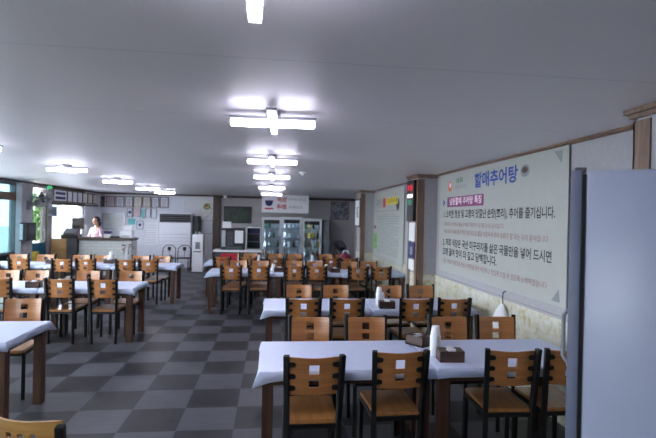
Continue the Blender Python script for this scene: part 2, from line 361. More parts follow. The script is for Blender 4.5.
# outdoors, seen through the openings
struct(MB().box((-40, -30, -.2), (30, 60, -.13)).build('ground_outdoors', M['asphalt']))
sh = thing('shrub', 'green leafy shrub outdoors beyond the glass door', 'shrub', (-10.75, 24.0, -.12))
t = MB()
for i in range(420):
    a, r = random.uniform(0, 2*PI), 1.0*math.sqrt(random.random()); z = .5+2.3*random.random()
    p = Vector((r*math.cos(a)*(1.1-abs(z-1.3)/2), r*math.sin(a)*(1.1-abs(z-1.3)/2), z)); s = random.uniform(.12, .26)
    n = Vector((random.gauss(0, 1), random.gauss(0, 1), random.gauss(0, 1))).normalized()
    t.prism([(-s*.5, 0), (0, -s), (s*.5, 0), (0, s)], .012, Matrix.Translation(p) @ n.to_track_quat('Z', 'Y').to_matrix().to_4x4())
t.build('foliage', M['leaf'], sh); MB().tube([(0, 0, 0), (.03, 0, .8), (0, .05, 1.5)], [.07, .06, .03]).build('stem', M['darkbrown'], sh)
cr = thing('car', 'pale parked car outdoors beyond the glass door', 'car', (-18.55, 42.0, -.12), PI/2-.4)
MB().prism([(-2.0, .3), (2.0, .3), (2.05, .7), (1.9, .85), (1.0, .92), (.45, 1.38), (-1.0, 1.4), (-1.7, .95), (-2.05, .85)], 1.6,
           Matrix.Translation((0, .8, 0)) @ Matrix(((1, 0, 0, 0), (0, 0, -1, 0), (0, 1, 0, 0), (0, 0, 0, 1)))).build('body', M['carpaint'], cr)
MB().prism([(.9, .93), (.42, 1.33), (-.95, 1.35), (-1.55, .96)], 1.62,
           Matrix.Translation((0, .81, 0)) @ Matrix(((1, 0, 0, 0), (0, 0, -1, 0), (0, 1, 0, 0), (0, 0, 0, 1)))).build('side_window', M['blackplastic'], cr)
for sx in (-1.25, 1.25):
    for sy in (-.75, .75):
        MB().lathe([(.12, -.1), (.3, -.1), (.32, -.06), (.32, .06), (.3, .1), (.12, .1)], 20, Matrix.Translation((sx, sy, .32)) @ Matrix.Rotation(PI/2, 4, 'X')).build('wheel', M['blackplastic'], cr)

# ------------------------------------------------------------------ chairs
def bent(x): return -.222 + .030*(x/.158)**2                     # curve of the ply panel, centre swept back
def make_backrest(parent, holes, wide=.158, z0=.600, z1=.842, m='ply'):
    xs = sorted({-wide, wide, *[h[0] for h in holes], *[h[1] for h in holes], *[wide*k/7 for k in range(-6, 7)]})
    zs = sorted({z0, z1, *[h[2] for h in holes], *[h[3] for h in holes]})
    bm = bmesh.new(); th = .011; g = {}
    def V(i, j, k):
        if (i, j, k) not in g:
            x, z = xs[i], zs[j]
            zz = z - (.010*(1-(x/wide)**2) if j == len(zs)-1 else 0) - (.008*(x/wide)**4 if j == len(zs)-1 else 0)
            g[i, j, k] = bm.verts.new((x, bent(x) - (z-.6)*.12 + (th if k else 0), zz))
        return g[i, j, k]
    def solid(i, j):
        if not (0 <= i < len(xs)-1 and 0 <= j < len(zs)-1): return False
        cx, cz = (xs[i]+xs[i+1])/2, (zs[j]+zs[j+1])/2
        return not any(h[0] < cx < h[1] and h[2] < cz < h[3] for h in holes)
    for i in range(len(xs)-1):
        for j in range(len(zs)-1):
            if not solid(i, j): continue
            bm.faces.new((V(i, j, 0), V(i+1, j, 0), V(i+1, j+1, 0), V(i, j+1, 0)))
            bm.faces.new((V(i, j, 1), V(i, j+1, 1), V(i+1, j+1, 1), V(i+1, j, 1)))
            for (di, dj, p, q) in ((-1, 0, (i, j), (i, j+1)), (1, 0, (i+1, j), (i+1, j+1)), (0, -1, (i, j), (i+1, j)), (0, 1, (i, j+1), (i+1, j+1))):
                if not solid(i+di, j+dj): bm.faces.new((V(*p, 0), V(*q, 0), V(*q, 1), V(*p, 1)))
    mb = MB(); mb.bm.free(); mb.bm = bm
    b = mb.build('backrest', M[m], parent)
    return b
def make_chair(name, label, holes, m='ply', sm='seatply', lugs=3, ztop=.842):
    root = thing(name, label, 'chair')
    poly = []
    for (cx, cy, r, a0) in ((.132, .165, .033, 0), (-.132, .165, .033, 90), (-.135, -.185, .02, 180), (.135, -.185, .02, 270)):
        for k in range(5):
            a = math.radians(a0+90*k/4); poly.append((cx+r*math.cos(a), cy+r*math.sin(a)))
    st = MB().prism(poly, .024, Matrix.Translation((0, 0, .418)))
    bmesh.ops.bevel(st.bm, geom=[e for e in st.bm.edges if abs(e.verts[0].co.z-e.verts[1].co.z) < 1e-6], offset=.006, segments=2, affect='EDGES')
    st.build('seat', M[sm], root)
    b = make_backrest(root, holes, m=m, z1=ztop)
    for k in range(lugs):
        z = .645+.073*k
        for s in (-1, 1):
            yy = bent(.14) - (z-.6)*.12
            MB().prism([(s*.162, -.017), (s*.116, -.013), (s*.110, .0), (s*.116, .013), (s*.162, .017)], .016,
                       Matrix.Translation((0, yy-.017, z)) @ Matrix(((1, 0, 0, 0), (0, 0, 1, 0), (0, 1, 0, 0), (0, 0, 0, 1)))).build('bracket', M['frame'], b)
    for s in (-1, 1):
        t = MB(); t.bar((s*.152, -.185, 0), (s*.158, -.2, .42), .032, .034, .003); t.bar((s*.158, -.2, .42), (s*.171, -.245, .852), .032, .034, .003)
        t.build('leg', M['frame'], root)
        MB().bar((s*.160, .172, 0), (s*.158, .165, .395), .030, .030, .003).build('leg', M['frame'], root)
    MB().box((-.165, .150, .39), (.165, .178, .417)).box((-.15, -.21, .39), (.15, -.185, .417)).box((-.165, -.2, .39), (-.14, .178, .417)).box((.14, -.2, .39), (.165, .178, .417)).build('seat_frame', M['frame'], root)
    return root
HOLES = [(-.031, .031, .730, .790), (-.031, .031, .650, .700)]
chair0 = make_chair('dining_chair', '', HOLES)
used = [False]
def place_chair(x, yb, face, label, group, tilt=0.0):
    """yb is where the back of the chair stands; face +1 looks away from the camera's side of the room, -1 looks back"""
    o = chair0 if not used[0] else copy_tree(chair0); used[0] = True
    o.location = (x, yb+.215*face, 0); o.rotation_euler = (0, 0, (0 if face > 0 else PI)+tilt)
    o['label'] = label; o['group'] = group
    return o
def clear_of_legs(x, yb, face, prev):
    """slide a chair sideways until its seat stands between table legs"""
    a, b = sorted((yb, yb+.42*face)); bad = []
    for (cx, cy) in TABLES.values():
        for ly in (cy-TD/2+.06, cy+TD/2-.06):
            if a-.05 < ly < b+.05: bad += [cx-(TW/2-.048), cx+(TW/2-.048)]
    ok = lambda v: all(abs(v-l) > .206 for l in bad) and (prev is None or v-prev > .388)
    return min([x+.005*k for k in range(-80, 81) if ok(x+.005*k)] or [x], key=lambda v: abs(v-x))
ORD = ['leftmost', 'second from left', 'third from left', 'fourth from left', 'fifth from left', 'sixth from left', 'seventh from left']
def chair_row(xs, yb, face, where, seen, tilts=None):
    """xs from left to right"""
    prev = None
    for i, x in enumerate(xs):
        n = 'rightmost' if i == len(xs)-1 else ORD[i]
        if isinstance(yb, (list, tuple)): yy = yb[i]
        else: yy = yb + random.uniform(-.01, .008)
        tl = tilts[i] if tilts else random.uniform(-.012, .012)
        x = prev = clear_of_legs(x, yy, face, prev)
        place_chair(x, yy, face, '%s wooden chair, %s, %s' % (n, where.replace('on the ', '').replace('on ', ''), seen), 'chairs '+where, tl)

# ------------------------------------------------------------------ tables and their cloths
TZ, TW, TD = .70, 1.13, .70
def make_table():
    root = thing('dining_table', '', 'table')
    MB().box((-TW/2, -TD/2, TZ-.03), (TW/2, TD/2, TZ), .004).build('tabletop', M['topwood'], root)
    a = MB(); i = .045
    a.box((-TW/2+i, -TD/2+i, TZ-.10), (TW/2-i, -TD/2+i+.02, TZ-.03)).box((-TW/2+i, TD/2-i-.02, TZ-.10), (TW/2-i, TD/2-i, TZ-.03))
    a.box((-TW/2+i, -TD/2+i, TZ-.10), (-TW/2+i+.02, TD/2-i, TZ-.03)).box((TW/2-i-.02, -TD/2+i, TZ-.10), (TW/2-i, TD/2-i, TZ-.03))
    a.build('apron', M['legwood'], root)
    for sx in (-1, 1):
        for sy in (-1, 1): MB().box((sx*(TW/2-.048)-.036, sy*(TD/2-.06)-.036, 0), (sx*(TW/2-.048)+.036, sy*(TD/2-.06)+.036, TZ-.03), .003).build('leg', M['legwood'], root)
    return root
def make_cloth(seed, corners=(1, 1, 1, 1)):
    """thin vinyl sheet: flat top, wavy hanging hem, gathered corners that stick out"""
    rnd = random.Random(seed); bm = bmesh.new(); n = 16
    w, dd = TW/2+.006, TD/2+.006
    per = []
    C4 = [(-w, -dd), (w, -dd), (w, dd), (-w, dd)]
    for s in range(4):
        (xa, ya), (xb, yb) = C4[s], C4[(s+1) % 4]; nx, ny = ((0, -1), (1, 0), (0, 1), (-1, 0))[s]
        for k in range(n): per.append((xa+(xb-xa)*k/n, ya+(yb-ya)*k/n, nx, ny, k/n, s))
    ph = [rnd.uniform(0, 6) for _ in range(6)]
    top = [bm.verts.new((x*.94, yv*.93, .004+rnd.uniform(0, .0015))) for x, yv, *_ in per]
    edge = [bm.verts.new((x, yv, .004)) for x, yv, *_ in per]
    lip, hem = [], []
    for i, (x, yv, nx, ny, t, s) in enumerate(per):
        c = min(t, 1-t); cf = max(0, 1-c*n/1.6)                         # 1 at a corner
        if t == 0:
            mx, my = (-1 if x < 0 else 1), (-1 if yv < 0 else 1); k = corners[s]
            fx, fy = mx*.7, my*.7; out = .010+.045*k*rnd.uniform(.8, 1.1)
        else: fx, fy = nx, ny; out = .007+.004*math.sin(i*.9+ph[s])+.03*cf*rnd.uniform(-.3, 1)*corners[s if t < .5 else (s+1) % 4]
        drop = .056+.003*math.sin(i*.55+ph[(s+1) % 6])+rnd.uniform(-.002, .002)+(.02*corners[s] if t == 0 else rnd.uniform(-.015, .02)*cf)
        lip.append(bm.verts.new((x+fx*.008, yv+fy*.008, -.006)))
        hem.append(bm.verts.new((x+fx*out, yv+fy*out, -drop)))
    N = len(per)
    cen = bm.verts.new((0, 0, .005))
    for i in range(N):
        j = (i+1) % N
        bm.faces.new((cen, top[i], top[j]))
        for A, B in ((top, edge), (edge, lip), (lip, hem)): bm.faces.new((A[i], B[i], B[j], A[j]))
    mb = MB(); mb.bm.free(); mb.bm = bm
    o = mb.build('tablecloth', M['cloth'], smooth=True)
    so = o.modifiers.new('thickness', 'SOLIDIFY'); so.thickness = .0025; so.offset = 1
    return o
table0 = make_table(); tused = [False]; TABLES = {}
def place_table(key, x0, y0, label, cloth_label, group, corners=(1, 1, 1, 1), rz=0):
    o = table0 if not tused[0] else copy_tree(table0); tused[0] = True
    cx, cy = x0+TW/2, y0+TD/2
    o.location = (cx, cy, 0); o.rotation_euler = (0, 0, rz); o['label'] = label; o['group'] = group
    c = tag(make_cloth(hash(key) % 1000 if False else sum(map(ord, key))*7, corners), cloth_label, 'tablecloth', 'white cloths on '+group)
    c.location = (cx, cy, TZ+.0005); c.rotation_euler = (0, 0, rz)
    TABLES[key] = (cx, cy)
G = 1.17
for i, (n, w) in enumerate((('left', 'nearest the centre aisle'), ('right', 'beside the white refrigerator'))):
    place_table('A%d' % i, -.045+G*i, 2.985, 'brown wooden dining table in the front right row, %s' % w, 'white tablecloth of the front right row, table %s' % w, 'front right tables', (1.3 if i == 0 else .1, .1, .1, .5 if i == 0 else .1))
for i, w in enumerate(('nearest the centre aisle', 'nearest the stone-papered wall')):
    place_table('B%d' % i, -.045+G*i, 4.94, 'brown wooden dining table in the second right row, %s' % w, 'white tablecloth of the second right row, table %s' % w, 'second right tables', (1.2 if i == 0 else .1, .1, .1, .6 if i == 0 else .1))
for r, (x0, y0, nm) in (('C', (-1.06, 8.2, 'third right row')), ('D', (-1.32, 9.93, 'farthest right row'))):
    for i, w in enumerate(('at its left end by the aisle', 'in its middle', 'at its right end')):
        place_table('%s%d' % (r, i), x0+G*i, y0, 'brown wooden dining table in the %s, %s' % (nm, w), 'white tablecloth of the %s, %s' % (nm, w), nm+' tables', (1.3 if i == 0 else .1, .1, .1, .6 if i == 0 else .1))
place_table('L0', -1.945-TW, 3.76, 'brown wooden dining table cut off by the left edge, nearest on the left', 'white vinyl tablecloth on the nearest left table, cut off by the frame', 'nearest left table', (.6, .5, 1.2, .5))
for i, w in enumerate(('at its right end by the aisle', 'at its left end')):
    place_table('M%d' % i, -1.77-TW-G*i, 6.37, 'brown wooden dining table in the middle left row, %s' % w, 'white tablecloth of the middle left row, table %s' % w, 'middle left tables', (.1, 1.1 if i == 0 else .1, 1.1 if i == 0 else .1, .1))
for i, w in enumerate(('at its right end by the aisle', 'in its middle', 'at its left end by the windows')):
    place_table('N%d' % i, -1.77-TW-G*i, 9.12, 'brown wooden dining table in the farthest left row, %s' % w, 'white tablecloth of the farthest left row, table %s' % w, 'farthest left tables', (.1, 1.0 if i == 0 else .1, .9 if i == 0 else .1, .1))

BK, FC = 'seen from behind', 'facing us'
chair_row([.28, .85, 1.605, 2.055], [2.85, 2.93, 2.93, 2.93], 1, 'on near side of front right tables', BK, [.0, .03, -.06, .0])
chair_row([.35, .83, 1.575, 2.01], 3.96, -1, 'on far side of front right tables', FC, [0, 0, .03, -.02])
chair_row([.355, .81, 1.55, 1.99], 4.885, 1, 'on near side of second right tables', BK, [0, 0, .02, -.02])
chair_row([.37, .83, 1.52, 1.94], 5.88, -1, 'on far side of second right tables', FC)
chair_row([-.655, -.175, .42, .805, 1.40, 1.95], 8.14, 1, 'on the near side of the third right row', BK)
chair_row([-.60, -.16, .46, .86, 1.42, 1.92], 9.10, -1, 'on the far side of the third right row', FC)
chair_row([-.98, -.46, .06, .50, 1.10, 1.62], 9.87, 1, 'on the near side of the farthest right row', BK)
chair_row([-.87, -.45, .12, .56, 1.14, 1.66], 10.86, -1, 'on the far side of the farthest right row', FC)
chair_row([-2.34], 4.86, -1, 'on the far side of the nearest left table', FC, [.08])
chair_row([-3.38, -2.625, -2.10], 6.315, 1, 'on the near side of the middle left tables', BK, [.02, -.04, -.03])
chair_row([-3.72, -3.32, -2.62, -1.995], 7.22, -1, 'on the far side of the middle left tables', FC)
chair_row([-4.98, -4.48, -3.75, -3.34, -2.67, -2.24], 9.065, 1, 'on the near side of the farthest left row', BK)
chair_row([-4.92, -4.42, -3.74, -3.33, -2.60, -2.19], 9.92, -1, 'on the far side of the farthest left row', FC)
for o in list(bpy.data.objects):
    if o.get('label', 'x').startswith('rightmost') and 'nearest left' in o['label']:
        o['label'] = 'wood-backed black-framed chair facing us at the nearest left table, by the left edge'; del o['group']
# odd chair at the lower left with three small round holes
rh = []
for k in (-1, 0, 1): rh.append((-.012+.052*k, .012+.052*k, .784, .808))
c = make_chair('dining_chair', 'yellow-wood chair top with three small holes in the bottom left corner', rh, 'yply', 'yply', 2, .868)
p = atZ(60, 426, .852); c.location = (p.x-.105, p.y+.28, 0); c.rotation_euler = (0, 0, -.25)

# ------------------------------------------------------------------ things on the tables
nap0 = None; cup0 = None
def napkin_box(x, y, rz, label, z=TZ+.0075):
    global nap0
    if nap0 is None:
        nap0 = thing('napkin_box', '', 'napkin box', group='napkin boxes on the tables')
        t = MB().box((-.085, -.055, 0), (.085, .055, .012)).box((-.085, -.055, 0), (-.075, .055, .075)).box((.075, -.055, 0), (.085, .055, .075))
        t.box((-.085, -.055, 0), (.085, -.047, .075)).box((-.085, .047, 0), (.085, .055, .075)).box((-.085, -.055, .07), (-.03, .055, .077)).box((.03, -.055, .07), (.085, .055, .077))
        t.build('box', M['napwood'], nap0)
        n = MB()
        n.box((-.05, -.045, .012), (.05, .045, .068))
        for k in range(3): n.prism([(-.028, -.03), (.028, -.03), (.018, .03), (-.022, .028)], .003, Matrix.Translation((0, 0, .078+.003*k)) @ Matrix.Rotation(.5*k-.4, 4, 'Z') @ Matrix.Rotation(.25, 4, 'X'))
        n.build('napkins', M['tissue'], nap0); o = nap0
    else: o = copy_tree(nap0)
    o.location = (x, y, z); o.rotation_euler = (0, 0, rz); o['label'] = label
def cup_stack(x, y, h, label, z=TZ+.0075, r=.036):
    t = MB(); prof = [(r*.72, 0), (r, .075)]; zz = .075
    while zz < h-.004: prof += [(r*1.08, zz), (r*1.08, zz+.004), (r*.98, zz+.005), (r*.98, zz+.011)]; zz += .011
    prof += [(r*1.0, h), (r*.86, h), (r*.7, h-.05)]
    prof = [(a, h-b) for a, b in prof][::-1]
    o = t.lathe(prof, 20).build('paper_cup_stack', M['paper'], smooth=True)
    tag(o, label, 'paper cups', 'paper cup stacks on the tables'); o.location = (x, y, z)
p = atZ(450, 360, .71); napkin_box(p.x, p.y, -.08, 'dark brown napkin box in front of the cup stack on the front right row')
p = atZ(419, 345, .71); napkin_box(p.x-.0, p.y+.02, 2.2, 'dark brown napkin box left of the cup stack on the front right row')
p = atZ(435, 355, .71); cup_stack(p.x, p.y, .215, 'tall white paper cup stack standing between napkin boxes on front right row')
p = atZ(387, 308, .71); napkin_box(p.x, p.y+.02, -.05, 'dark napkin box beside cup stack on the second right row')
p = atZ(379.5, 305, .71); cup_stack(p.x, p.y+.03, .20, 'tall white paper cup stack on the second right row, taller of two there')
p = atZ(384.5, 303, .71); cup_stack(p.x, p.y+.14, .10, 'short white paper cup stack behind the napkin box, second right row')
napkin_box(.16, 8.42, .1, 'napkin box on the third right row near its left table seam'); cup_stack(.06, 8.60, .12, 'white paper cup stack on the third right row near its left table seam')
napkin_box(1.16, 8.38, .1, 'napkin box on the third right row near its right table seam'); cup_stack(1.02, 8.5, .13, 'white paper cup stack on the third right row near its right table seam')
napkin_box(-.14, 10.2, .1, 'napkin box on the farthest right row by the left seam'); cup_stack(-.24, 10.36, .14, 'white paper cup stack on the farthest right row by the left seam')
cup_stack(.92, 10.3, .15, 'white paper cup stack on the farthest right row by the right seam')
p = atZ(34, 287, .71); napkin_box(p.x, p.y, .1, 'napkin box on the middle left row between its chairs'); cup_stack(p.x+.1, p.y+.1, .12, 'white paper cup stack on the middle left row')
p = atZ(49, 264, .71); napkin_box(p.x, p.y+.1, .0, 'napkin box at the left of the farthest left row')
p = atZ(108, 263.5, .71); napkin_box(p.x, p.y+.05, .0, 'napkin box at the middle of the farthest left row'); cup_stack(p.x-.01, p.y+.2, .22, 'tall white paper cup stack on the farthest left row')
p = atZ(227, 261, .71)
rc = thing('crate', 'red plastic crate on the farthest right row', 'crate', (p.x+.04, 10.35, TZ+.0075))
MB().box((-.17, -.11, 0), (.17, .11, .012)).box((-.17, -.11, 0), (-.16, .11, .15)).box((.16, -.11, 0), (.17, .11, .15)).box((-.17, -.11, 0), (.17, -.1, .15)).box((-.17, .1, 0), (.17, .11, .15)).build('body', M['red'], rc)
MB().box((-.18, -.12, .14), (.18, -.1, .155)).box((-.18, .1, .14), (.18, .12, .155)).box((-.18, -.12, .14), (-.16, .12, .155)).box((.16, -.12, .14), (.18, .12, .155)).build('rim', M['red'], rc)
bg = thing('bag', 'burgundy cloth bag with white handle at right end of the farthest right row', 'bag', (1.66, 10.3, TZ+.0115))
b = MB().ball((0, 0, .1), .12, (1.05, .7, .85)); b.build('body', M['burgundy'], bg, True)
MB().tube([(-.07, 0, .17), (-.05, 0, .25), (.05, 0, .25), (.07, 0, .17)], .014, 8).build('handle', M['paper'], bg, True)
for (px, py, w, dp, h, lab, mm) in ((335, 273, .16, .12, .05, 'small black tray on the third right row', 'blackplastic'), (395, 280, .18, .12, .06, 'black tray near the wall end of the third right row', 'blackplastic')):
    p = atZ(px, py, .71); o = MB().box((-w/2, -dp/2, 0), (w/2, dp/2, .01)).box((-w/2, -dp/2, 0), (w/2, -dp/2+.01, h)).box((-w/2, dp/2-.01, 0), (w/2, dp/2, h)).box((-w/2, -dp/2, 0), (-w/2+.01, dp/2, h)).box((w/2-.01, -dp/2, 0), (w/2, dp/2, h)).build('tray', M[mm])
    o.location = (min(p.x, 2.1), 8.6, TZ+.0075); tag(o, lab, 'tray')

# ------------------------------------------------------------------ ceiling lights
def make_lamp():
    root = thing('ceiling_light', '', 'ceiling light', group='cross-shaped ceiling lights')
    t = MB().box((-.28, -.03, -.054), (.28, .03, -.036), .003).box((-.03, -.28, -.054), (.03, .28, -.037), .003).box((-.045, -.045, -.04), (.045, .045, 0), .004)
    t.build('housing', M['steel'], root)
    R = (Matrix.Identity(4), Matrix.Rotation(PI/2, 4, 'Z'), Matrix.Rotation(PI, 4, 'Z'), Matrix.Rotation(-PI/2, 4, 'Z'))
    for m4 in R:
        b = MB().box((.02, -.021, -.096), (.272, .021, -.0535), .012); bmesh.ops.transform(b.bm, matrix=m4, verts=b.bm.verts)
        d_ = b.build('diffuser', M['lampside'], root, True)
        l_ = MB().box((.03, -.0165, -.0985), (.264, .0165, -.0955), .001); bmesh.ops.transform(l_.bm, matrix=m4, verts=l_.bm.verts); l_.build('lens', M['lamp'], d_)
    MB().box((-.021, -.021, -.095), (.021, .021, -.0535), .005).build('hub', M['lampside'], root)
    return root
lamp0 = make_lamp(); first = True
OL = ['nearest', 'second', 'third', 'fourth', 'fifth', 'sixth']
for row, X0, ys, rz in (('middle', .0, [1.16, 3.06, 5.2, 7.2, 9.85, 12.6], -.045), ('left', -2.92, [2.75, 4.93, 7.08, 9.4, 11.6, 13.4], .0)):
    for i, yv in enumerate(ys):
        o = lamp0 if first else copy_tree(lamp0); first = False
        x = -.055 if (row == 'middle' and i == 0) else X0+(.02 if (row == 'left' and i == 1) else .03 if row == 'left' and i == 2 else 0)
        o.location = (x, yv, CZ); o.rotation_euler = (0, 0, rz if i else .02)
        o['label'] = '%s lit cross-shaped light of the %s ceiling row' % (OL[i], row)
p = atZ(303, 172, CZ)
sd = thing('smoke_detector', 'small round white detector on the ceiling', 'smoke detector', (p.x, p.y, CZ))
MB().lathe([(.055, 0), (.055, -.02), (.045, -.032)], 20).build('base', M['white'], sd, True); MB().lathe([(.03, -.032), (.026, -.05), (.01, -.055)], 16).build('sensor', M['paper'], sd, True)
p = atZ(226, 195.5, CZ); o = tag(MB().lathe([(.06, 0), (.06, -.05), (.045, -.09), (.02, -.1)], 16).build('ceiling_speaker', M['paper'], None, True), 'small pale round fitting on the ceiling above the television', 'ceiling fitting'); o.location = (p.x, p.y-.25, CZ)

# ------------------------------------------------------------------ white refrigerator close on the right
fr = thing('refrigerator', 'tall white refrigerator seen from its side, cut off by the right edge', 'refrigerator', (1.081, 1.594, 0), -math.radians(35))
T_, D_, W_ = 1.872, .66, .62                       # height, depth behind the door, width
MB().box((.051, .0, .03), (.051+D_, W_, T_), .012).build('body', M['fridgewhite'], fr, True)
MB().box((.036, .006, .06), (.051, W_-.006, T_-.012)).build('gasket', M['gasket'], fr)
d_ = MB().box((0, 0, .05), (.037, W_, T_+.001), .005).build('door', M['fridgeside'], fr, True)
MB().tube([(0, .03, 1.17), (-.014, .03, 1.19), (-.014, .03, 1.34), (0, .03, 1.36)], .007, 8).build('handle', M['grey'], d_, True)
for yv in (.02, .50): MB().box((.012, yv, T_-.004), (.05, yv+.06, T_+.014), .005).build('hinge_cover', M['darkgrey'], fr)
for x in (.1, .05+D_-.06):
    for yv in (.05, W_-.05): MB().lathe([(.02, 0), (.02, .035)], 12, Matrix.Translation((x, yv, 0))).build('foot', M['blackplastic'], fr)

# ------------------------------------------------------------------ right wall posters and signs
po = thing('poster', 'large pale wall poster headed by big blue Korean title', 'poster', (XR-.018, 5.11, 1.65))
def pw(y, z, x=-.006): return wall_x(x, y-5.11, z-1.65)
MB().box((-.004, 3.61-5.11, .975-1.65), (.004, 6.57-5.11, 2.33-1.65)).build('sheet', M['poster'], po)
for (zc_, sg) in ((2.30, -1), (1.01, 1)):
    MB().prism([(0, 0), (-.12, 0), (-.015, .11*sg)], .0015, pw(3.69, zc_)).build('corner_mark', M['greyink'], po)
text('할매추어탕', .185, 'lettering', M['blueink'], po, pw(5.42, 2.155), width=1.0, bold=.005)
text('남원', .07, 'lettering', M['greenink'], po, pw(5.98, 2.21), width=.2, bold=.002)
text('할매추어탕', .062, 'lettering', M['greyink'], po, pw(6.04, 2.12), width=.40)
MB().lathe([(.0, 0), (.055, 0), (.07, 0.001)], 24, pw(6.19, 2.15)).build('emblem', M['orangeink'], po)
MB().lathe([(.0, 0), (.03, 0), (.035, 0.001)], 20, pw(6.18, 2.165, -.008)).build('emblem_centre', M['pale'], po)
MB().lathe([(.0, 0), (.06, 0), (.075, .001)], 24, pw(4.28, 2.18) @ Matrix.Diagonal((1.1, .8, 1, 1))).build('bowl_picture', M['greyink'], po)
MB().lathe([(.0, 0), (.045, 0), (.05, .001)], 24, pw(4.28, 2.188, -.008) @ Matrix.Diagonal((1.1, .6, 1, 1))).build('bowl_soup', M['darkbrown'], po)
MB().prism(rect(.0, 0, 1.12, .135), .0015, pw(5.72, 1.935)).build('title_band', M['plum'], po)
MB().prism([(-.03, -.05), (.04, 0), (-.03, .05)], .0015, pw(6.40, 1.93)).build('arrow_mark', M['blueink'], po)
text('남원할매 추어탕 특징', .105, 'lettering', M['pale'], po, pw(6.2, 1.935, -.009), width=.98, bold=.002)
text('1. 소박한 정성 및 고향의 맛깔난 손맛(조리), 추어를 즐기십니다.', .115, 'lettering', M['ink'], po, pw(6.42, 1.765), width=2.62, bold=.0022)
text('미꾸라지는 단백질과 칼슘 무기질이 풍부하여 원기를 돋우는 음식입니다', .06, 'lettering', M['pinkink'], po, pw(6.38, 1.63), width=1.7)
text('예로부터 가을에 즐겨 먹던 보양식으로 몸을 따뜻하게 하며 소화가 잘 되는 우리 음식입니다', .07, 'lettering', M['pinkink'], po, pw(6.38, 1.53), width=2.5)
text('2. 저희 식당은 국산 미꾸라지를 삶은 국물만을 넣어 드시면', .115, 'lettering', M['ink'], po, pw(6.42, 1.375), width=2.6, bold=.0022)
text('오래 끓여 맛이 더 깊고 담백합니다.', .115, 'lettering', M['ink'], po, pw(6.42, 1.245), width=1.6, bold=.0022)
text('좋은 재료와 정성으로 만든 추어탕을 항상 깨끗하고 맛있게 드실 수 있도록 노력하겠습니다', .07, 'lettering', M['pinkink'], po, pw(6.38, 1.12), width=2.5)

p2 = thing('poster', 'pale wall poster with yellow heading beyond the sign pillar', 'poster', (XR-.018, 9.75, 1.6))
def pv(y, z, x=-.006): return wall_x(x, y-9.75, z-1.6)
MB().box((-.004, 8.42-9.75, .80-1.6), (.004, 11.0-9.75, 2.29-1.6)).build('sheet', M['poster'], p2)
text('추어탕', .2, 'lettering', M['greyink'], p2, pv(10.75, 2.03), width=.55, bold=.004)
MB().prism(rect(0, 0, .22, .2), .0015, pv(9.95, 2.04)).build('heading_block', M['redink'], p2)
MB().prism(rect(0, 0, .9, .14), .0015, pv(9.3, 2.06)).build('heading_band', M['yellowink'], p2)
text('효능과 유래', .11, 'lettering', M['ink'], p2, pv(9.68, 2.06, -.009), width=.76)
t = MB()
for k in range(24): t.prism(rect(-.02+random.uniform(-.01, .01), 0, 1.9+random.uniform(-.12, .06) if k % 6 else 1.2, .012), .001, pv(9.66, 1.78-.036*k))
t.build('small_print', M['greyink'], p2)
MB().prism(rect(0, 0, 2.1, .012), .0015, pv(9.75, 1.86)).build('rule', M['greyink'], p2)
MB().prism(rect(0, 0, .36, .36), .0015, pv(10.75, 1.18)).build('leaf_picture', M['leaf'], p2)
MB().prism(rect(0, 0, .2, .07), .0015, pv(10.8, 1.5)).build('tag_mark', M['plum'], p2)
MB().lathe([(.0, 0), (.1, 0), (.12, .001)], 20, pv(8.85, 1.98)).build('bowl_picture', M['ink'], p2)
nb = tag(MB().box((XR-.06, 7.86, .0), (XR-.0125, 8.12, 2.24), .004).build('narrow_banner', M['poster']), 'narrow white standing banner between second poster and sign pillar', 'banner')

# LED sign and papers on the pillar, white panel on the far pillar
ls = thing('led_sign', 'lit LED sign in red, white and green on the pillar', 'sign', (PX-.012, 6.975, 1.97))
MB().box((-.05, -.17, -.31), (-.001, .17, .31), .006).build('case', M['blackplastic'], ls)
text('추어탕', .105, 'lettering', M['ledred'], ls, wall_x(-.053, .14, .19), width=.27)
MB().box((-.054, -.13, .05), (-.051, .12, .10)).build('lit_bar', M['ledwhite'], ls)
text('영업중', .085, 'lettering', M['ledgreen'], ls, wall_x(-.053, .11, -.03), width=.19)
o = tag(MB().box((PX-.022, 6.83, 1.36), (PX-.0125, 7.12, 1.64)).build('wall_notice', M['paper']), 'white paper notice under the lit sign on the pillar', 'notice')
o = thing('notice_board', 'dark blue board with pale print under the white notice on the pillar', 'board', (PX-.0125, 6.975, 1.22))
MB().box((-.012, -.15, -.12), (0, .15, .12)).build('board', M['navy'], o); MB().box((-.014, -.06, -.07), (-.0125, .06, .05)).build('print', M['greyink'], o)
o = tag(MB().box((PX-.025, 6.85, .92), (PX-.0125, 7.1, 1.08)).build('wall_notice', M['paper']), 'small white sheet lowest on the sign pillar', 'notice')
wp = thing('wall_scroll', 'narrow framed white scroll with dark brushwork on the far pillar', 'scroll', (2.118, 11.35, 1.82))
MB().box((-.02, -.31, -.34), (-.002, .31, .35), .004).build('frame', M['darkbrown'], wp); MB().box((-.024, -.27, -.3), (-.0205, .27, .31)).build('sheet', M['paper'], wp)
text('福', .3, 'lettering', M['ink'], wp, wall_x(-.026, .16, 0), width=.3)
# hook and plastic bag on the right wall
hb = thing('plastic_bag', 'thin white plastic bag hanging from a hook on the stone-papered wall', 'bag', (XR-.0125, 4.62, .76))
t = MB().tube([(-.03, 0, .07), (-.045, .0, .0), (-.05, .02, -.08), (-.05, .0, -.17), (-.035, 0, -.2)], [.02, .07, .1, .105, .03], 14); bmesh.ops.scale(t.bm, vec=(.6, 1.2, 1), verts=t.bm.verts, space=Matrix.Translation((.035, 0, 0)))
t.build('sack', M['tissue'], hb, True); MB().tube([(0, 0, .20), (-.03, 0, .19), (-.035, 0, .14), (-.03, 0, .07)], .006, 8).build('hook', M['darkgrey'], hb)

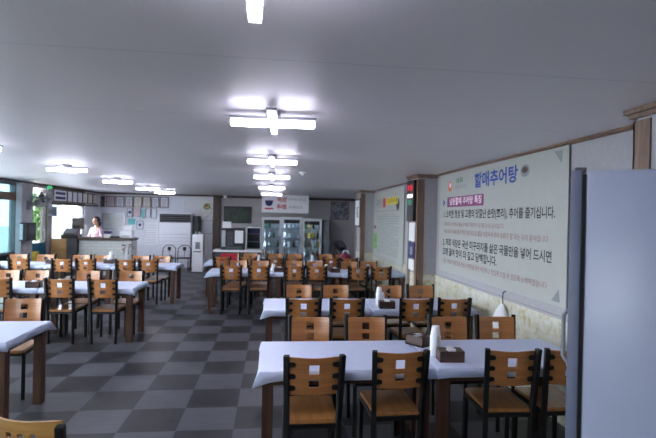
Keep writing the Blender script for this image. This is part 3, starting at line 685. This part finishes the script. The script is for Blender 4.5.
# ------------------------------------------------------------------ back wall, right part
def frame(px0, py0, px1, py1, Y, name, label, cat, face, rim='goldframe', w=.025, group=None):
    a, b = atY(px0, py0, Y), atY(px1, py1, Y); cx, cz = (a.x+b.x)/2, (a.z+b.z)/2; hw, hh = abs(b.x-a.x)/2, abs(a.z-b.z)/2
    r = thing(name, label, cat, (cx, Y, cz), 0, group)
    t = MB(); t.box((-hw, -.025, -hh), (-hw+w, 0, hh)).box((hw-w, -.025, -hh), (hw, 0, hh)).box((-hw, -.025, -hh), (hw, 0, -hh+w)).box((-hw, -.025, hh-w), (hw, 0, hh))
    t.build('frame', M[rim], r); MB().box((-hw+w*.6, -.012, -hh+w*.6), (hw-w*.6, -.002, hh-w*.6)).build('sheet', M[face], r)
    return r, hw, hh
r, hw, hh = frame(224, 206, 251.5, 223.5, YB, 'television', 'dark flat television showing a green picture on the back wall', 'television', 'screen', 'blackplastic', .05)
frame(331, 201.5, 348.5, 220, YB, 'wall_picture', 'framed photograph of figures on the back wall, right of the hanging sign', 'picture', 'photo')
# hanging sign over the drinks refrigerators
Ys = 14.55
a, b = atY(262, 194.8, Ys), atY(308.5, 213.5, Ys); cx, cz = (a.x+b.x)/2, (CZ+b.z)/2; hw, hh = (b.x-a.x)/2, (CZ-b.z)/2
hs = thing('hanging_sign', 'white sign with red lettering hung from the ceiling above the drinks refrigerators', 'sign', (cx, Ys, cz))
MB().box((-hw, -.02, -hh), (hw, .02, hh-.002), .004).build('panel', M['white'], hs)
text('국산', .17, 'lettering', M['redink'], hs, wall_y(-.26, -.022, .13), width=.3, bold=.006)
text('추어탕', .17, 'lettering', M['redink'], hs, wall_y(-.26, -.022, -.1), width=.3, bold=.006)
text('미꾸라지만 사용합니다', .1, 'lettering', M['greyink'], hs, wall_y(.1, -.022, .14), width=.54)
text('포장 배달 됩니다', .1, 'lettering', M['greyink'], hs, wall_y(.1, -.022, -.1), width=.42)
MB().prism([(-.13, .1), (.13, .1), (.1, -.02), (.05, -.07), (-.05, -.07), (-.1, -.02)], .002, wall_y(-.5, -.021, 0)).build('pot_picture', M['navy'], hs)
MB().prism(rect(0, 0, .26, .05), .002, wall_y(-.5, -.021, -.15)).build('red_mark', M['redink'], hs)

# drinks refrigerators with glass doors
def drinks(px0, px1, top, Y, label, n):
    a, b = atY(px0, top, Y), atY(px1, top, Y); w = b.x-a.x-.006; h = (a.z+b.z)/2
    r = thing('drinks_refrigerator', label, 'drinks refrigerator', (a.x, Y, 0), 0, 'glass-door drinks refrigerators by the back wall')
    MB().box((0, .06, 0), (.03, .66, h)).box((w-.03, .06, 0), (w, .66, h)).box((0, .06, h-.03), (w, .66, h)).box((0, .06, 0), (w, .66, .3)).box((.03, .62, .3), (w-.03, .66, h-.03)).build('body', M['white'], r)
    dr = MB().box((0, 0, .12), (.06, .055, h)).box((w-.06, 0, .12), (w, .055, h)).box((.06, 0, h-.075), (w-.06, .055, h)).box((.06, 0, .12), (w-.06, .055, .2)).build('door', M['white'], r)
    MB().box((.06, .02, .2), (w-.06, .03, h-.075)).build('door_glass', M['clear'], dr)
    MB().box((.07, .012, h-.2), (w-.07, .019, h-.09)).build('header', M['blackplastic'], dr)
    MB().box((w-.055, -.03, .8), (w-.035, 0, 1.1), .005).build('handle', M['grey'], dr)
    for k in range(4): MB().box((.03, .12, .42+.3*k), (w-.03, .6, .43+.3*k)).build('shelf', M['steel'], r)
    MB().box((.035, .10, .35), (.055, .13, h-.08)).build('light_tube', M['fridgelight'], r)
    return a.x, w
cols = [mat('bottle_green', (50, 110, 74), .2), mat('bottle_brown', (110, 70, 36), .2), mat('can_silver', (200, 206, 212), .3, .5), mat('carton_yellow', (214, 184, 90), .5), mat('carton_white', (226, 230, 236), .5), mat('bottle_dark', (44, 34, 40), .2)]
Yf = 15.0
for n, (p0, p1, tp, lab) in enumerate(((262, 282, 217.2, 'left of three glass-door drinks refrigerators with white frames'), (282, 302.3, 217, 'middle of three glass-door drinks refrigerators with white frames'), (302.6, 322, 218.6, 'right of three glass-door drinks refrigerators with white frames'))):
    x0, w = drinks(p0, p1, tp, Yf, lab, n)
    nm = ('left', 'middle', 'right')[n]
    for k in range(4):
        for q in range(4):
            c = [(0, 4, 2, 0), (4, 2, 4, 2), (3, 5, 1, 3)][n][(k+q) % 4] if (k+q) % 3 else random.choice((0, 1, 2, 3, 4, 5))
            xx = x0+.1+(w-.2)*q/3; zz = .4305+.3*k
            if c in (3, 4): o = MB().box((-.045, -.04, 0), (.045, .04, .17), .004).build('drink_carton', cols[c])
            else: o = MB().lathe([(.03, 0), (.033, .01), (.033, .11), (.014, .16), (.013, .2), (.015, .2), (.015, .215)], 12).build('drink_bottle', cols[c], None, True)
            o.location = (xx, Yf+.26, zz)
            tag(o, '%s on shelf %s of the %s drinks refrigerator, %s' % (('yellow carton' if c == 3 else 'pale carton' if c == 4 else ('green', 'brown', 'silver', '', '', 'dark')[c]+' bottle'), ('one from the bottom', 'two from the bottom', 'three from the bottom', 'at the top')[k], nm, ('far left', 'left of centre', 'right of centre', 'far right')[q]), 'drink', 'drinks in the %s refrigerator' % nm)
a = atY(322.5, 219.5, 15.15); b = atY(329.5, 221, 15.15)
gc = thing('tall_cabinet', 'narrow dark grey cabinet right of the drinks refrigerators', 'cabinet', (a.x+.01, 15.15, 0))
MB().box((0, 0, 0), (b.x-a.x, .7, a.z-.02), .006).build('body', M['darkgrey'], gc); MB().box((.015, -.012, .06), (b.x-a.x-.015, 0, a.z-.05), .003).build('door', M['grey'], gc); MB().box((.02, -.03, .85), (.035, -.012, 1.0), .003).build('handle', M['steel'], gc)

def fan_cage(parent, Mx, R, blades=3, m='darkgrey', bm_='blackplastic'):
    t = MB()
    for rr, zz in ((R, -.05), (R, .0), (R*.98, .05), (R*.62, .075), (R*.62, -.065)): t.tube([(rr*math.cos(k*PI/18), rr*math.sin(k*PI/18), zz) for k in range(36)], .013 if rr == R else .006, 6, closed=True)
    for k in range(36):
        a = k*PI/18; c, s = math.cos(a), math.sin(a)
        for sg in (1, -1): t.tube([(.04*c, .04*s, sg*.085), (R*.6*c, R*.6*s, sg*.075), (R*.97*c, R*.97*s, sg*.045)], .003, 4)
    bmesh.ops.transform(t.bm, matrix=Mx, verts=t.bm.verts); t.build('cage', M[m], parent)
    for k in range(blades):
        b = MB().prism([(.03, -.03), (R*.5, -.08*R/.22*.8), (R*.82, -.05), (R*.88, .04), (R*.5, .07), (.03, .03)], .006, Mx @ Matrix.Rotation(2*PI*k/blades, 4, 'Z') @ Matrix.Rotation(.35, 4, 'X')); b.build('blade', M[bm_], parent)
    MB().lathe([(.045, -.1), (.05, 0), (.04, .07), (.02, .09)], 16, Mx).build('hub', M[bm_], parent, True)
a = atY(338, 250, 14.2)
sf = thing('standing_fan', 'round black standing fan by the back wall, right of the drinks refrigerators', 'fan', (a.x, 14.2, 0))
fan_cage(sf, Matrix.Translation((0, 0, a.z+.03)) @ Matrix.Rotation(PI/2, 4, 'X'), .245)
MB().lathe([(.2, 0), (.2, .02), (.05, .045)], 20).build('base', M['blackplastic'], sf, True); MB().tube([(0, .1, .03), (0, .1, a.z+.03)], .018).build('pole', M['darkgrey'], sf)
MB().lathe([(.07, -.2), (.08, -.1)], 14, Matrix.Translation((0, 0, a.z+.03)) @ Matrix.Rotation(PI/2, 4, 'X')).build('motor', M['blackplastic'], sf, True)

# white-topped side table with machines, under the television
Yt = 13.3; a, b = atY(213, 250, Yt), atY(262.5, 250, Yt); zt = a.z
st = thing('side_table', 'white-topped side table carrying black machines under the television', 'table', (a.x, Yt, 0))
w = b.x-a.x
MB().box((0, 0, zt-.05), (w, .62, zt), .005).build('tabletop', M['white'], st); MB().box((.03, .05, .1), (w-.03, .58, zt-.05)).build('cupboard', M['darkgrey'], st)
for sx in (.05, w-.05):
    for sy in (.08, .55): MB().box((sx-.025, sy-.025, 0), (sx+.025, sy+.025, .1)).build('leg', M['grey'], st)
def X_(px, y=Yt+.1): return atY(px, 240, y).x
def Zp(py, px=240, y=Yt+.1): return atY(px, py, y).z
cm = thing('coffee_machine', 'black vending coffee machine with white sheet on its front, under the television', 'coffee machine', (X_(221), Yt+.1, zt)); w = X_(244.5)-X_(221); h = Zp(228.5)-zt
MB().box((0, .02, 0), (w, .42, h), .012).build('body', M['blackplastic'], cm)
MB().box((.02, 0, h*.15), (.12, .02, h*.9), .004).build('steel_panel', M['steel'], cm); MB().box((w*.58, .008, h*.32), (w*.94, .02, h*.9), .003).build('white_sheet', M['paper'], cm)
MB().box((w*.25, .006, h*.2), (w*.52, .02, h*.85), .004).build('selection_panel', M['dkphoto'], cm); MB().box((w*.2, .0, .03), (w*.9, .02, .1), .004).build('drip_tray', M['darkgrey'], cm)
o = tag(MB().box((-.12, -.06, 0), (.12, .06, .18), .006).build('white_box', M['white']), 'white box lying on top of the black coffee machine', 'box'); o.location = (X_(226), Yt+.3, zt+h+.0005)
gf = thing('counter_refrigerator', 'small dark glass-fronted display refrigerator beside the coffee machine', 'display refrigerator', (X_(246), Yt+.1, zt)); w = X_(261.5)-X_(246); h = Zp(226)-zt
MB().box((0, .03, 0), (.03, .45, h)).box((w-.03, .03, 0), (w, .45, h)).box((0, .03, h-.03), (w, .45, h)).box((0, .03, 0), (w, .45, .05)).box((.03, .42, .05), (w-.03, .45, h-.03)).build('body', M['darkgrey'], gf)
MB().box((0, 0, 0), (.025, .028, h)).box((w-.045, 0, 0), (w, .028, h)).box((.025, 0, h-.05), (w-.045, .028, h)).box((.025, 0, 0), (w-.045, .028, .04)).build('door_frame', M['steel'], gf)
MB().box((.025, .012, .04), (w-.045, .016, h-.05)).build('door_glass', M['clear'], gf)
for k in (1, 2): MB().box((.03, .06, h*k/3), (w-.03, .42, h*k/3+.008)).build('shelf', M['steel'], gf)
o = tag(MB().box((-.12, -.08, 0), (.12, .08, .10), .004).build('carton', mat('purple_carton', (70, 44, 120), .5)), 'purple carton inside the small dark display refrigerator', 'carton'); o.location = (X_(254), Yt+.33, zt+h*2/3+.0085)

# ------------------------------------------------------------------ back wall, left part
# air conditioner
Ya = 15.35; a, b = atY(159, 212.6, Ya), atY(191.5, 213.4, Ya); w = b.x-a.x; h = (a.z+b.z)/2
ac = thing('air_conditioner', 'large white floor-standing air conditioner with dark louvre near its top', 'air conditioner', (a.x, Ya, 0))
MB().box((0, .03, 0), (w, .45, h), .012).build('body', M['white'], ac)
MB().box((.02, .0, .1), (w-.02, .03, h*.78), .006).build('front_panel', M['white'], ac)
MB().box((.02, .018, h-.30), (w-.02, .03, h-.035)).build('outlet', M['gasket'], ac)
for k in range(4): MB().box((.02, .004, h-.28+.066*k), (w-.02, .024, h-.268+.066*k)).build('louvre', M['grey'], ac)
for k in range(9): MB().box((.03, -.004, .18+.11*k), (w-.03, 0, .186+.11*k)).build('groove', M['grey'], ac)
# water purifier
Yp = 14.15; a, b = atY(192.3, 234.5, Yp), atY(203.3, 234.5, Yp); w = b.x-a.x; h = a.z
wp_ = thing('water_purifier', 'tall white water purifier standing right of the air conditioner', 'water purifier', (a.x, Yp, 0))
MB().box((0, 0, .02), (w, .36, h), .014).build('body', M['white'], wp_); MB().box((.03, .02, 0), (w-.03, .33, .03)).build('foot', M['darkgrey'], wp_)
MB().box((.09, -.008, h*.62), (w-.09, 0, h*.80), .003).build('dispensing_recess', M['grey'], wp_)
for x in (.11, .21): MB().tube([(x, -.006, h*.78), (x, -.05, h*.77), (x, -.05, h*.74)], .012, 8).build('tap', M['steel'], wp_)
MB().box((.05, -.04, h*.54), (w-.05, 0, h*.565), .003).build('drip_tray', M['darkgrey'], wp_)
for i, x in enumerate((.09, .2)):
    o = tag(MB().lathe([(.03, 0), (.036, .085), (.032, .085), (.027, .01)], 14).build('drinking_cup', M['steel'], None, True), '%s steel cup standing on top of the white water purifier' % ('left' if i == 0 else 'right'), 'cup', 'cups on the water purifier'); o.location = (a.x+x, Yp+.12, h+.0005)
# two bent-wire chairs in front of the air conditioner
def wire_chair(px, label):
    a = atY(px, 262, 14.55); r = thing('folding_chair', label, 'chair', (a.x, 14.6, 0), 0, 'black tube chairs before the air conditioner')
    R = .19
    MB().tube([(-R, .12, 0), (-R, .2, .45), (-R, .24, .72), *[(-R*math.cos(k*PI/8), .25+.02*math.sin(k*PI/8), .72+.18*math.sin(k*PI/8)) for k in range(1, 8)], (R, .24, .72), (R, .2, .45), (R, .12, 0)], .012, 8).build('back_frame', M['frame'], r, True)
    for s in (-1, 1): MB().tube([(s*R, -.2, 0), (s*R*.95, -.16, .43), (s*R*.95, .2, .45)], .012, 8).build('leg', M['frame'], r, True)
    MB().box((-.18, -.18, .44), (.18, .19, .475), .012).build('seat', M['blackplastic'], r)
    MB().box((-.05, .238, .70), (.05, .25, .84), .004).build('backrest', M['blackplastic'], r); MB().tube([(0, .244, .47), (0, .244, .70)], .008, 8).build('back_rod', M['frame'], r)
    r.scale = (1, 1, .84); return r
wire_chair(167, 'left black tube chair with rounded back before the air conditioner'); wire_chair(182.5, 'right black tube chair with rounded back before the air conditioner')
# counter
Yc = 12.55
def Xc(px): return atY(px, 239, Yc).x
zc = (atY(100, 238, Yc).z)
ct = thing('counter', 'reception counter faced with white brick under a dark top', 'counter', (0, 0, 0))
MB().box((Xc(78.5), Yc+.04, 0), (Xc(131), Yc+.55, zc-.06)).build('base', M['brick'], ct); MB().box((Xc(78.2), Yc, zc-.06), (Xc(132), Yc+.6, zc), .006).build('countertop', M['darkbrown'], ct)
gb = thing('counter_cabinet', 'dark grey cabinet with tan side at the left end of the counter', 'cabinet', (0, 0, 0))
xg0, xg1 = max(Xc(64), XL+.42), Xc(78.2)-.01
MB().box((xg0, Yc-.05, 0), (xg1, Yc+.55, zc-.03), .004).build('body', M['darkgrey'], gb); MB().box((XL+.06, Yc-.06, 0), (xg0-.002, Yc+.5, zc-.03), .004).build('side_panel', M['tan'], gb)
def on_counter(px): return Xc(px)
rg = thing('cash_register', 'black cash register on the dark grey cabinet at the counter end', 'cash register', (Xc(69)-.03, Yc+.22, zc-.0295))
MB().box((-.19, -.17, 0), (.19, .19, .1), .008).build('drawer', M['blackplastic'], rg); MB().prism([(-.14, .1), (.17, .1), (.17, .25), (.05, .25), (-.14, .14)], .3, Matrix.Translation((-.15, 0, 0)) @ Matrix(((0, 0, 1, 0), (1, 0, 0, 0), (0, 1, 0, 0), (0, 0, 0, 1)))).build('keyboard', M['darkgrey'], rg)
MB().box((-.02, .08, .25), (.16, .12, .34), .006).build('display', M['blackplastic'], rg)
mo = thing('monitor', 'dark monitor seen from behind on the counter', 'monitor', (atY(77.5, 230, Yc+.48).x, Yc+.48, zc+.0005))
MB().box((-.15, 0, .20), (.15, .04, .50), .006).build('screen', mat('monitor_back', (78, 72, 70), .5), mo); MB().box((-.03, .02, .01), (.03, .05, .26)).build('neck', M['blackplastic'], mo); MB().box((-.12, -.06, 0), (.12, .12, .012), .003).build('foot', M['blackplastic'], mo)
o = tag(MB().box((-.035, -.03, 0), (.035, .03, .30), .006).build('paper_roll_holder', M['paper']), 'upright white paper roll on the counter in front of the monitor', 'paper roll'); o.location = (Xc(81), Yc+.3, zc+.0005)
o = thing('carton', 'blue and white carton on the counter beside the person', 'box', (Xc(105), Yc+.2, zc+.0005)); MB().box((-.08, -.06, 0), (.08, .06, .1), .003).build('body', M['paper'], o); MB().box((-.082, -.062, .1), (.082, .062, .17), .003).build('lid', M['navy'], o)
pr = thing('printer', 'white printer near the right end of the counter', 'printer', (Xc(124), Yc+.25, zc+.0005))
MB().box((-.15, -.12, 0), (.15, .15, .2), .015).build('body', M['white'], pr); MB().box((-.11, .05, .2), (.11, .1, .32), .004).build('paper_feed', M['paper'], pr); MB().box((-.1, -.16, .05), (.1, -.12, .065), .003).build('tray', M['grey'], pr)
o = tag(MB().box((-.11, -.08, 0), (.11, .08, .045), .012).build('card_terminal', M['blackplastic']), 'flat black card terminal lying on the counter', 'card terminal'); o.location = (Xc(112.8), Yc+.18, zc+.0005)
fv = thing('floor_vase', 'tall pale vase with dried brown flowers at the right end of the counter', 'vase', (Xc(130), Yc-.18, 0))
MB().lathe([(.05, 0), (.06, .05), (.065, .4), (.05, .75), (.035, .85), (.045, .88), (.037, .88), (.03, .84)], 18).build('vase', M['certwhite'], fv, True)
t = MB()
for k in range(14):
    a = random.uniform(0, 2*PI); e = Vector((.17*math.cos(a)*random.uniform(.6, 1), .12*math.sin(a)*random.uniform(.4, 1), .78+random.uniform(-.1, .16)))
    t.tube([(0, 0, .82), e*.6+Vector((0, 0, .36)), e], .004, 5); t.ball(e, .015, (1, 1, 1.3), 8)
t.build('dried_flowers', M['dried'], fv)

# person behind the counter
def skin_mesh(name, pts, edges, m, parent, root=0, sub=2):
    me = bpy.data.meshes.new(name); me.from_pydata([p[0] for p in pts], edges, []); o = bpy.data.objects.new(name, me); COL.objects.link(o)
    o.modifiers.new('skin', 'SKIN'); sk = me.skin_vertices[0].data if me.skin_vertices else None
    if sk is None:
        bm = bmesh.new(); bm.from_mesh(me); bm.verts.layers.skin.verify(); bm.to_mesh(me); bm.free(); sk = me.skin_vertices[0].data
    for i, p in enumerate(pts): sk[i].radius = (p[1], p[2] if len(p) > 2 else p[1]); sk[i].use_root = (i == root)
    s = o.modifiers.new('sub', 'SUBSURF'); s.levels = sub; s.render_levels = sub
    bpy.context.view_layer.update(); dg = bpy.context.evaluated_depsgraph_get()
    m2 = bpy.data.meshes.new_from_object(o.evaluated_get(dg)); bpy.data.objects.remove(o); m2.materials.clear(); m2.materials.append(m)
    for q in m2.polygons: q.use_smooth = True
    o = bpy.data.objects.new(name, m2); COL.objects.link(o); o.parent = parent; return o
a = atY(96.5, 230, 13.62)
pe = thing('person', 'person with black hair in a pale pink top behind the counter', 'person', (a.x, 13.62, 0), PI-.5)
# faces local -Y turned; figure faces local +Y
J = [((0, 0, .84), .12, .09), ((0, 0, .98), .105, .08), ((0, .01, 1.12), .12, .085), ((0, .01, 1.24), .10, .075), ((0, .0, 1.30), .05), ((0, .02, 1.36), .045),
     ((.15, 0, 1.235), .05), ((.22, .03, 1.02), .038), ((.17, .22, .98), .03), ((.15, .28, .985), .022, .03),
     ((-.15, 0, 1.235), .05), ((-.22, .03, 1.02), .038), ((-.17, .22, .98), .03), ((-.15, .28, .985), .022, .03),
     ((.09, 0, .76), .085), ((.095, .02, .44), .055), ((.095, -.01, .09), .038), ((.095, .1, .035), .03),
     ((-.09, 0, .76), .085), ((-.095, .02, .44), .055), ((-.095, -.01, .09), .038), ((-.095, .1, .035), .03)]
E_ = [(0, 1), (1, 2), (2, 3), (3, 4), (4, 5), (3, 6), (6, 7), (7, 8), (8, 9), (3, 10), (10, 11), (11, 12), (12, 13), (0, 14), (14, 15), (15, 16), (16, 17), (0, 18), (18, 19), (19, 20), (20, 21)]
for s in (1, -1):
    hb_ = 9 if s > 0 else 13
    for k in range(4):
        fx = s*(.15-.026+.017*k); L_ = (.055, .065, .06, .045)[k]; i0 = len(J)
        J += [((fx, .315, .985), .009), ((fx, .315+L_*.6, .975), .008), ((fx, .315+L_, .955), .007)]; E_ += [(hb_, i0), (i0, i0+1), (i0+1, i0+2)]
    i0 = len(J); J += [((s*.115, .29, .98), .010), ((s*.10, .325, .97), .009)]; E_ += [(hb_, i0), (i0, i0+1)]
body = skin_mesh('body', J, E_, M['skin'], pe, 0, 1)
hd = MB(); hd.ball((0, .03, 1.455), .078, (.95, 1.12, 1.32), 20); hd.ball((0, .125, 1.445), .014, (.8, 1.1, 1.4), 8)
for s in (1, -1): hd.ball((s*.077, .02, 1.445), .02, (.4, .8, 1.4), 8)
hd.tube([(0, .0, 1.30), (0, .01, 1.42)], .045, 12)
h_ = hd.build('head', M['skin'], pe, True)
e = MB()
for s in (1, -1): e.ball((s*.03, .108, 1.465), .009, (1.3, .6, .8), 8)
e.build('eyes', M['blackplastic'], h_); MB().ball((0, .105, 1.405), .018, (1.3, .4, .35), 8).build('mouth', M['redink'], h_)
hr = MB(); hr.ball((0, .0, 1.485), .092, (1.0, 1.08, 1.16), 20); hr.ball((0, -.065, 1.40), .07, (1.05, .8, 1.3), 14)
bmesh.ops.delete(hr.bm, geom=[v for v in hr.bm.verts if v.co.y > .06 and v.co.z < 1.525], context='VERTS')
hr.build('hair', M['hair'], pe, True)
J2 = [((0, 0, .86), .15, .11), ((0, 0, .98), .125, .095), ((0, .01, 1.12), .14, .10), ((0, .01, 1.235), .12, .085), ((0, 0, 1.285), .065), ((.155, 0, 1.24), .064), ((.225, .03, 1.02), .052), ((.18, .19, .985), .042), ((-.155, 0, 1.24), .064), ((-.225, .03, 1.02), .052), ((-.18, .19, .985), .042)]
skin_mesh('top', J2, [(0, 1), (1, 2), (2, 3), (3, 4), (3, 5), (5, 6), (6, 7), (3, 8), (8, 9), (9, 10)], M['pink'], pe, 0, 2)
J3 = [((0, 0, .86), .135, .105), ((.09, 0, .74), .10), ((.095, .02, .44), .07), ((.095, -.01, .1), .055), ((-.09, 0, .74), .10), ((-.095, .02, .44), .07), ((-.095, -.01, .1), .055)]
skin_mesh('trousers', J3, [(0, 1), (1, 2), (2, 3), (0, 4), (4, 5), (5, 6)], M['trouser'], pe, 0, 2)
for s in (1, -1): MB().ball((s*.095, .04, .04), .05, (.95, 2.4, .8), 14).build('shoe', M['shoe'], pe, True)

# frames and papers on the left part of the back wall
GB = 'framed certificates on the back wall'
row1 = [(98, 105, 'dkphoto', 'dark framed print at the left end of the upper row on the back wall'), (106.4, 115, 'certpink', 'pinkish framed certificate second in the upper row on the back wall'),
        (116, 124.2, 'certwhite', 'framed white certificate third in the upper row'), (125.2, 133, 'certwhite', 'framed white certificate fourth in the upper row'), (133.8, 142, 'certcream', 'framed certificate fifth in the upper row'),
        (142.8, 150.6, 'certcream', 'framed certificate sixth in the upper row'), (151.5, 159, 'certwhite', 'framed white certificate seventh in the upper row'), (160, 168.5, 'certwhite', 'framed white certificate at the right end of the upper row, above the air conditioner')]
for (x0, x1, f, lab) in row1:
    r, hw, hh = frame(max(x0, 100.9), 196.0+(x0-98)*.012, x1, 207+(x0-98)*.012, YB, 'certificate', lab, 'certificate', f, 'goldframe', .022, GB)
    t = MB()
    for k in range(5): t.prism(rect(0, .08-.05*k, hw*(1.1-.15*(k % 2)), .014), .001, wall_y(0, -.0125, 0))
    t.build('print', M['greyink'], r)
row2 = [(127.5, 132.3, 208, 217, 'certwhite', 'small white sheet with dark emblem, left end of the second row'), (133.3, 141, 208.2, 216.8, 'certpink', 'pinkish sheet second in the second row'), (141.8, 145.2, 208.5, 219, 'cyan', 'narrow green-tinted sheet in the second row'),
        (145.8, 150.6, 208.5, 217.5, 'certwhite', 'white sheet beside the narrow green-tinted one'), (151.4, 156.6, 208.5, 218.5, 'certwhite', 'white sheet at the right end of the second row'),
        (128, 136, 218, 225.2, 'cyan', 'bright pale cyan notice on the back wall'), (136.8, 143.2, 221, 229.3, 'certwhite', 'white framed sheet with dark emblem right of the cyan notice')]
for (x0, x1, y0, y1, f, lab) in row2:
    r, hw, hh = frame(x0, y0, x1, y1, YB, 'wall_sheet', lab, 'notice', f, 'white' if f == 'cyan' else 'goldframe', .012, 'sheets under the certificates')
    if 'emblem' in lab: MB().lathe([(0, 0), (.045, 0), (.05, .001)], 16, wall_y(0, -.0125, .01)).build('emblem', M['navy'], r)
mr, hw, hh = frame(102.3, 213.2, 125, 229.5, YB, 'whiteboard', 'large pale framed board on the back wall behind the person', 'board', 'mirror', 'steel', .03)
r, hw, hh = frame(145.6, 222, 158.3, 245, YB, 'price_list', 'white price list with rows of reddish lines left of the air conditioner', 'price list', 'paper', 'white', .01)
t = MB()
for k in range(8): t.prism(rect(-.02, .27-.08*k, hw*1.5, .016), .001, wall_y(0, -.0125, 0))
t.build('lines', M['certpink'], r)
frame(169.5, 196.5, 183, 212.0, YB, 'wall_sheet', 'wide pale sheet above the air conditioner', 'notice', 'certwhite', 'white', .012)
frame(198.5, 199.5, 213.6, 218.6, YB, 'collage_poster', 'poster with a green wreath picture left of the dark brown post', 'poster', 'posterart', 'white', .012)
r_ = [o for o in bpy.data.objects if o.name.startswith('collage_poster')][0]
MB().tube([(.085*math.cos(k*PI/8)+.03, -.014, .085*math.sin(k*PI/8)+.09) for k in range(16)], .028, 8, closed=True).build('wreath', M['leaf'], r_, True); MB().ball((.03, -.014, .1), .05, (1, .15, 1)).build('wreath_centre', M['orangeink'], r_, True)
frame(201.5, 220.3, 212.6, 234, YB, 'wall_sheet', 'pale bluish sheet under the collage poster', 'notice', 'certwhite', 'grey', .012)
ab = thing('wall_cabinet', 'narrow brown-grey box on the wall right of the air conditioner', 'cabinet', (atY(192.6, 225, 15.6).x, 15.6, 0)); zb, zt2 = atY(195, 234, 15.6).z, atY(195, 216, 15.6).z
MB().box((0, 0, zb-.6), (.2, .4, zt2), .005).build('body', mat('brown_grey', (74, 68, 66), .5), ab); MB().box((.01, -.012, zb-.58), (.19, 0, zt2-.02), .003).build('door', M['darkgrey'], ab); MB().box((0, .02, 0), (.2, .38, zb-.6)).build('plinth', M['darkgrey'], ab)

# ------------------------------------------------------------------ left wall fittings
GL = 'framed sheets above the wide left window'
wn = [(52.8, 66, 'navy', 'blue and white framed sign at the left end above the wide window')] + [(66.8+5.1*k, 71.3+5.1*k, 'certcream' if k > 2 else 'certwhite', '%s pale framed sheet right of the blue sign, above the wide window' % ('first', 'second', 'third', 'fourth', 'fifth', 'sixth')[k]) for k in range(6)]
for (x0, x1, f, lab) in wn:
    y0, y1 = atX(x0, 197, XL).y, atX(x1, 197, XL).y; y1 = min(y1, 15.9)
    cy = (y0+y1)/2; hy = (y1-y0)/2; zc2 = 2.115; hz = .165
    r = thing('framed_sheet', lab, 'framed sheet', (XL, cy, zc2), 0, GL)
    MB().box((.0, -hy, -hz), (.022, hy, hz), .003).build('frame', M['goldframe'], r); MB().box((.0222, -hy+.03, -hz+.03), (.026, hy-.03, hz-.03)).build('sheet', M['certwhite' if f == 'navy' else f], r)
    if f == 'navy':
        t = MB()
        for k in (-1, 1): t.box((.0262, -hy*.75, .06*k-.035), (.0275, hy*.75, .06*k+.035))
        t.build('blue_print', M['navy'], r)
ex = thing('exit_sign', 'small lit green exit sign above the doorway', 'exit sign', (XL, 12.42, 2.295))
MB().box((0, -.09, -.05), (.05, .09, .05), .006).build('case', M['grey'], ex); MB().box((.004, -.092, -.042), (.046, -.0895, .042)).box((.0505, -.08, -.042), (.052, .08, .042)).build('face', M['exitgreen'], ex)
# wall fan on the pier
a = atX(42, 199, -5.12)
wf = thing('wall_fan', 'grey wall fan tilted downward on the pale pier', 'fan', (XL+.12, 11.2, a.z))
hx, hy = a.x-(XL+.12), a.y-11.2
fan_cage(wf, Matrix.Translation((hx, hy, 0)) @ Vector((.56, -.43, -.70)).to_track_quat('Z', 'Y').to_matrix().to_4x4(), .225, 3, 'steel')
MB().tube([(0, 0, -.15), (.08, 0, -.12), (hx-.03, hy+.12, .02)], .022).build('arm', M['grey'], wf); MB().box((0, -.06, -.25), (.05, .06, -.05), .006).build('bracket', M['grey'], wf)
MB().lathe([(.06, 0), (.075, .04), (.07, .14), (.03, .18)], 16, Matrix.Translation((hx, hy+.06, .03)) @ Matrix.Rotation(-PI/2-.3, 4, 'X')).build('motor', M['darkgrey'], wf, True)
db = thing('wall_dispenser', 'grey-black box with pale side on the pale pier under the fan', 'dispenser', (XL+.12, 11.06, 1.24))
MB().box((0, -.2, -.2), (.16, .2, .2), .02).build('body', M['blackplastic'], db); MB().box((.005, -.206, -.17), (.07, -.199, .17), .002).build('pale_panel', M['certwhite'], db); MB().box((.16, -.15, -.05), (.166, .15, .15), .002).build('front_window', M['darkgrey'], db)
bx = thing('control_box', 'small blue-grey box on the post right of the doorway', 'control box', (XL, 12.52, 1.70))
MB().box((0, -.12, -.12), (.12, .12, .12), .01).build('body', M['fridgeside'], bx); MB().box((.01, -.124, -.06), (.11, -.1195, .06), .002).build('panel', M['darkgrey'], bx)

# ------------------------------------------------------------------ daylight and render look
wd = bpy.data.worlds.new('World'); S.world = wd; wd.use_nodes = True
nt = wd.node_tree; bg_ = nt.nodes['Background']
bg_.inputs['Color'].default_value = (.955, .955, 1.0, 1); bg_.inputs['Strength'].default_value = 1.0
tc_ = nt.nodes.new('ShaderNodeTexCoord'); sx_ = nt.nodes.new('ShaderNodeSeparateXYZ'); nt.links.new(tc_.outputs['Generated'], sx_.inputs[0])
mr_ = nt.nodes.new('ShaderNodeMapRange'); mr_.inputs['From Min'].default_value = .3; mr_.inputs['From Max'].default_value = -1.0; mr_.inputs['To Min'].default_value = 6.0; mr_.inputs['To Max'].default_value = 19.5
nt.links.new(sx_.outputs['X'], mr_.inputs['Value']); nt.links.new(mr_.outputs[0], bg_.inputs['Strength'])
S.view_settings.view_transform = 'Standard'; S.view_settings.look = 'None'; S.view_settings.exposure = 0.22; S.view_settings.gamma = 1.0; S.view_settings.use_curve_mapping = False
try:
    S.cycles.use_denoising = True; S.cycles.max_bounces = 12; S.cycles.diffuse_bounces = 8; S.cycles.transparent_max_bounces = 12
    S.cycles.caustics_reflective = False; S.cycles.caustics_refractive = False; S.cycles.sample_clamp_indirect = 6
except Exception: pass
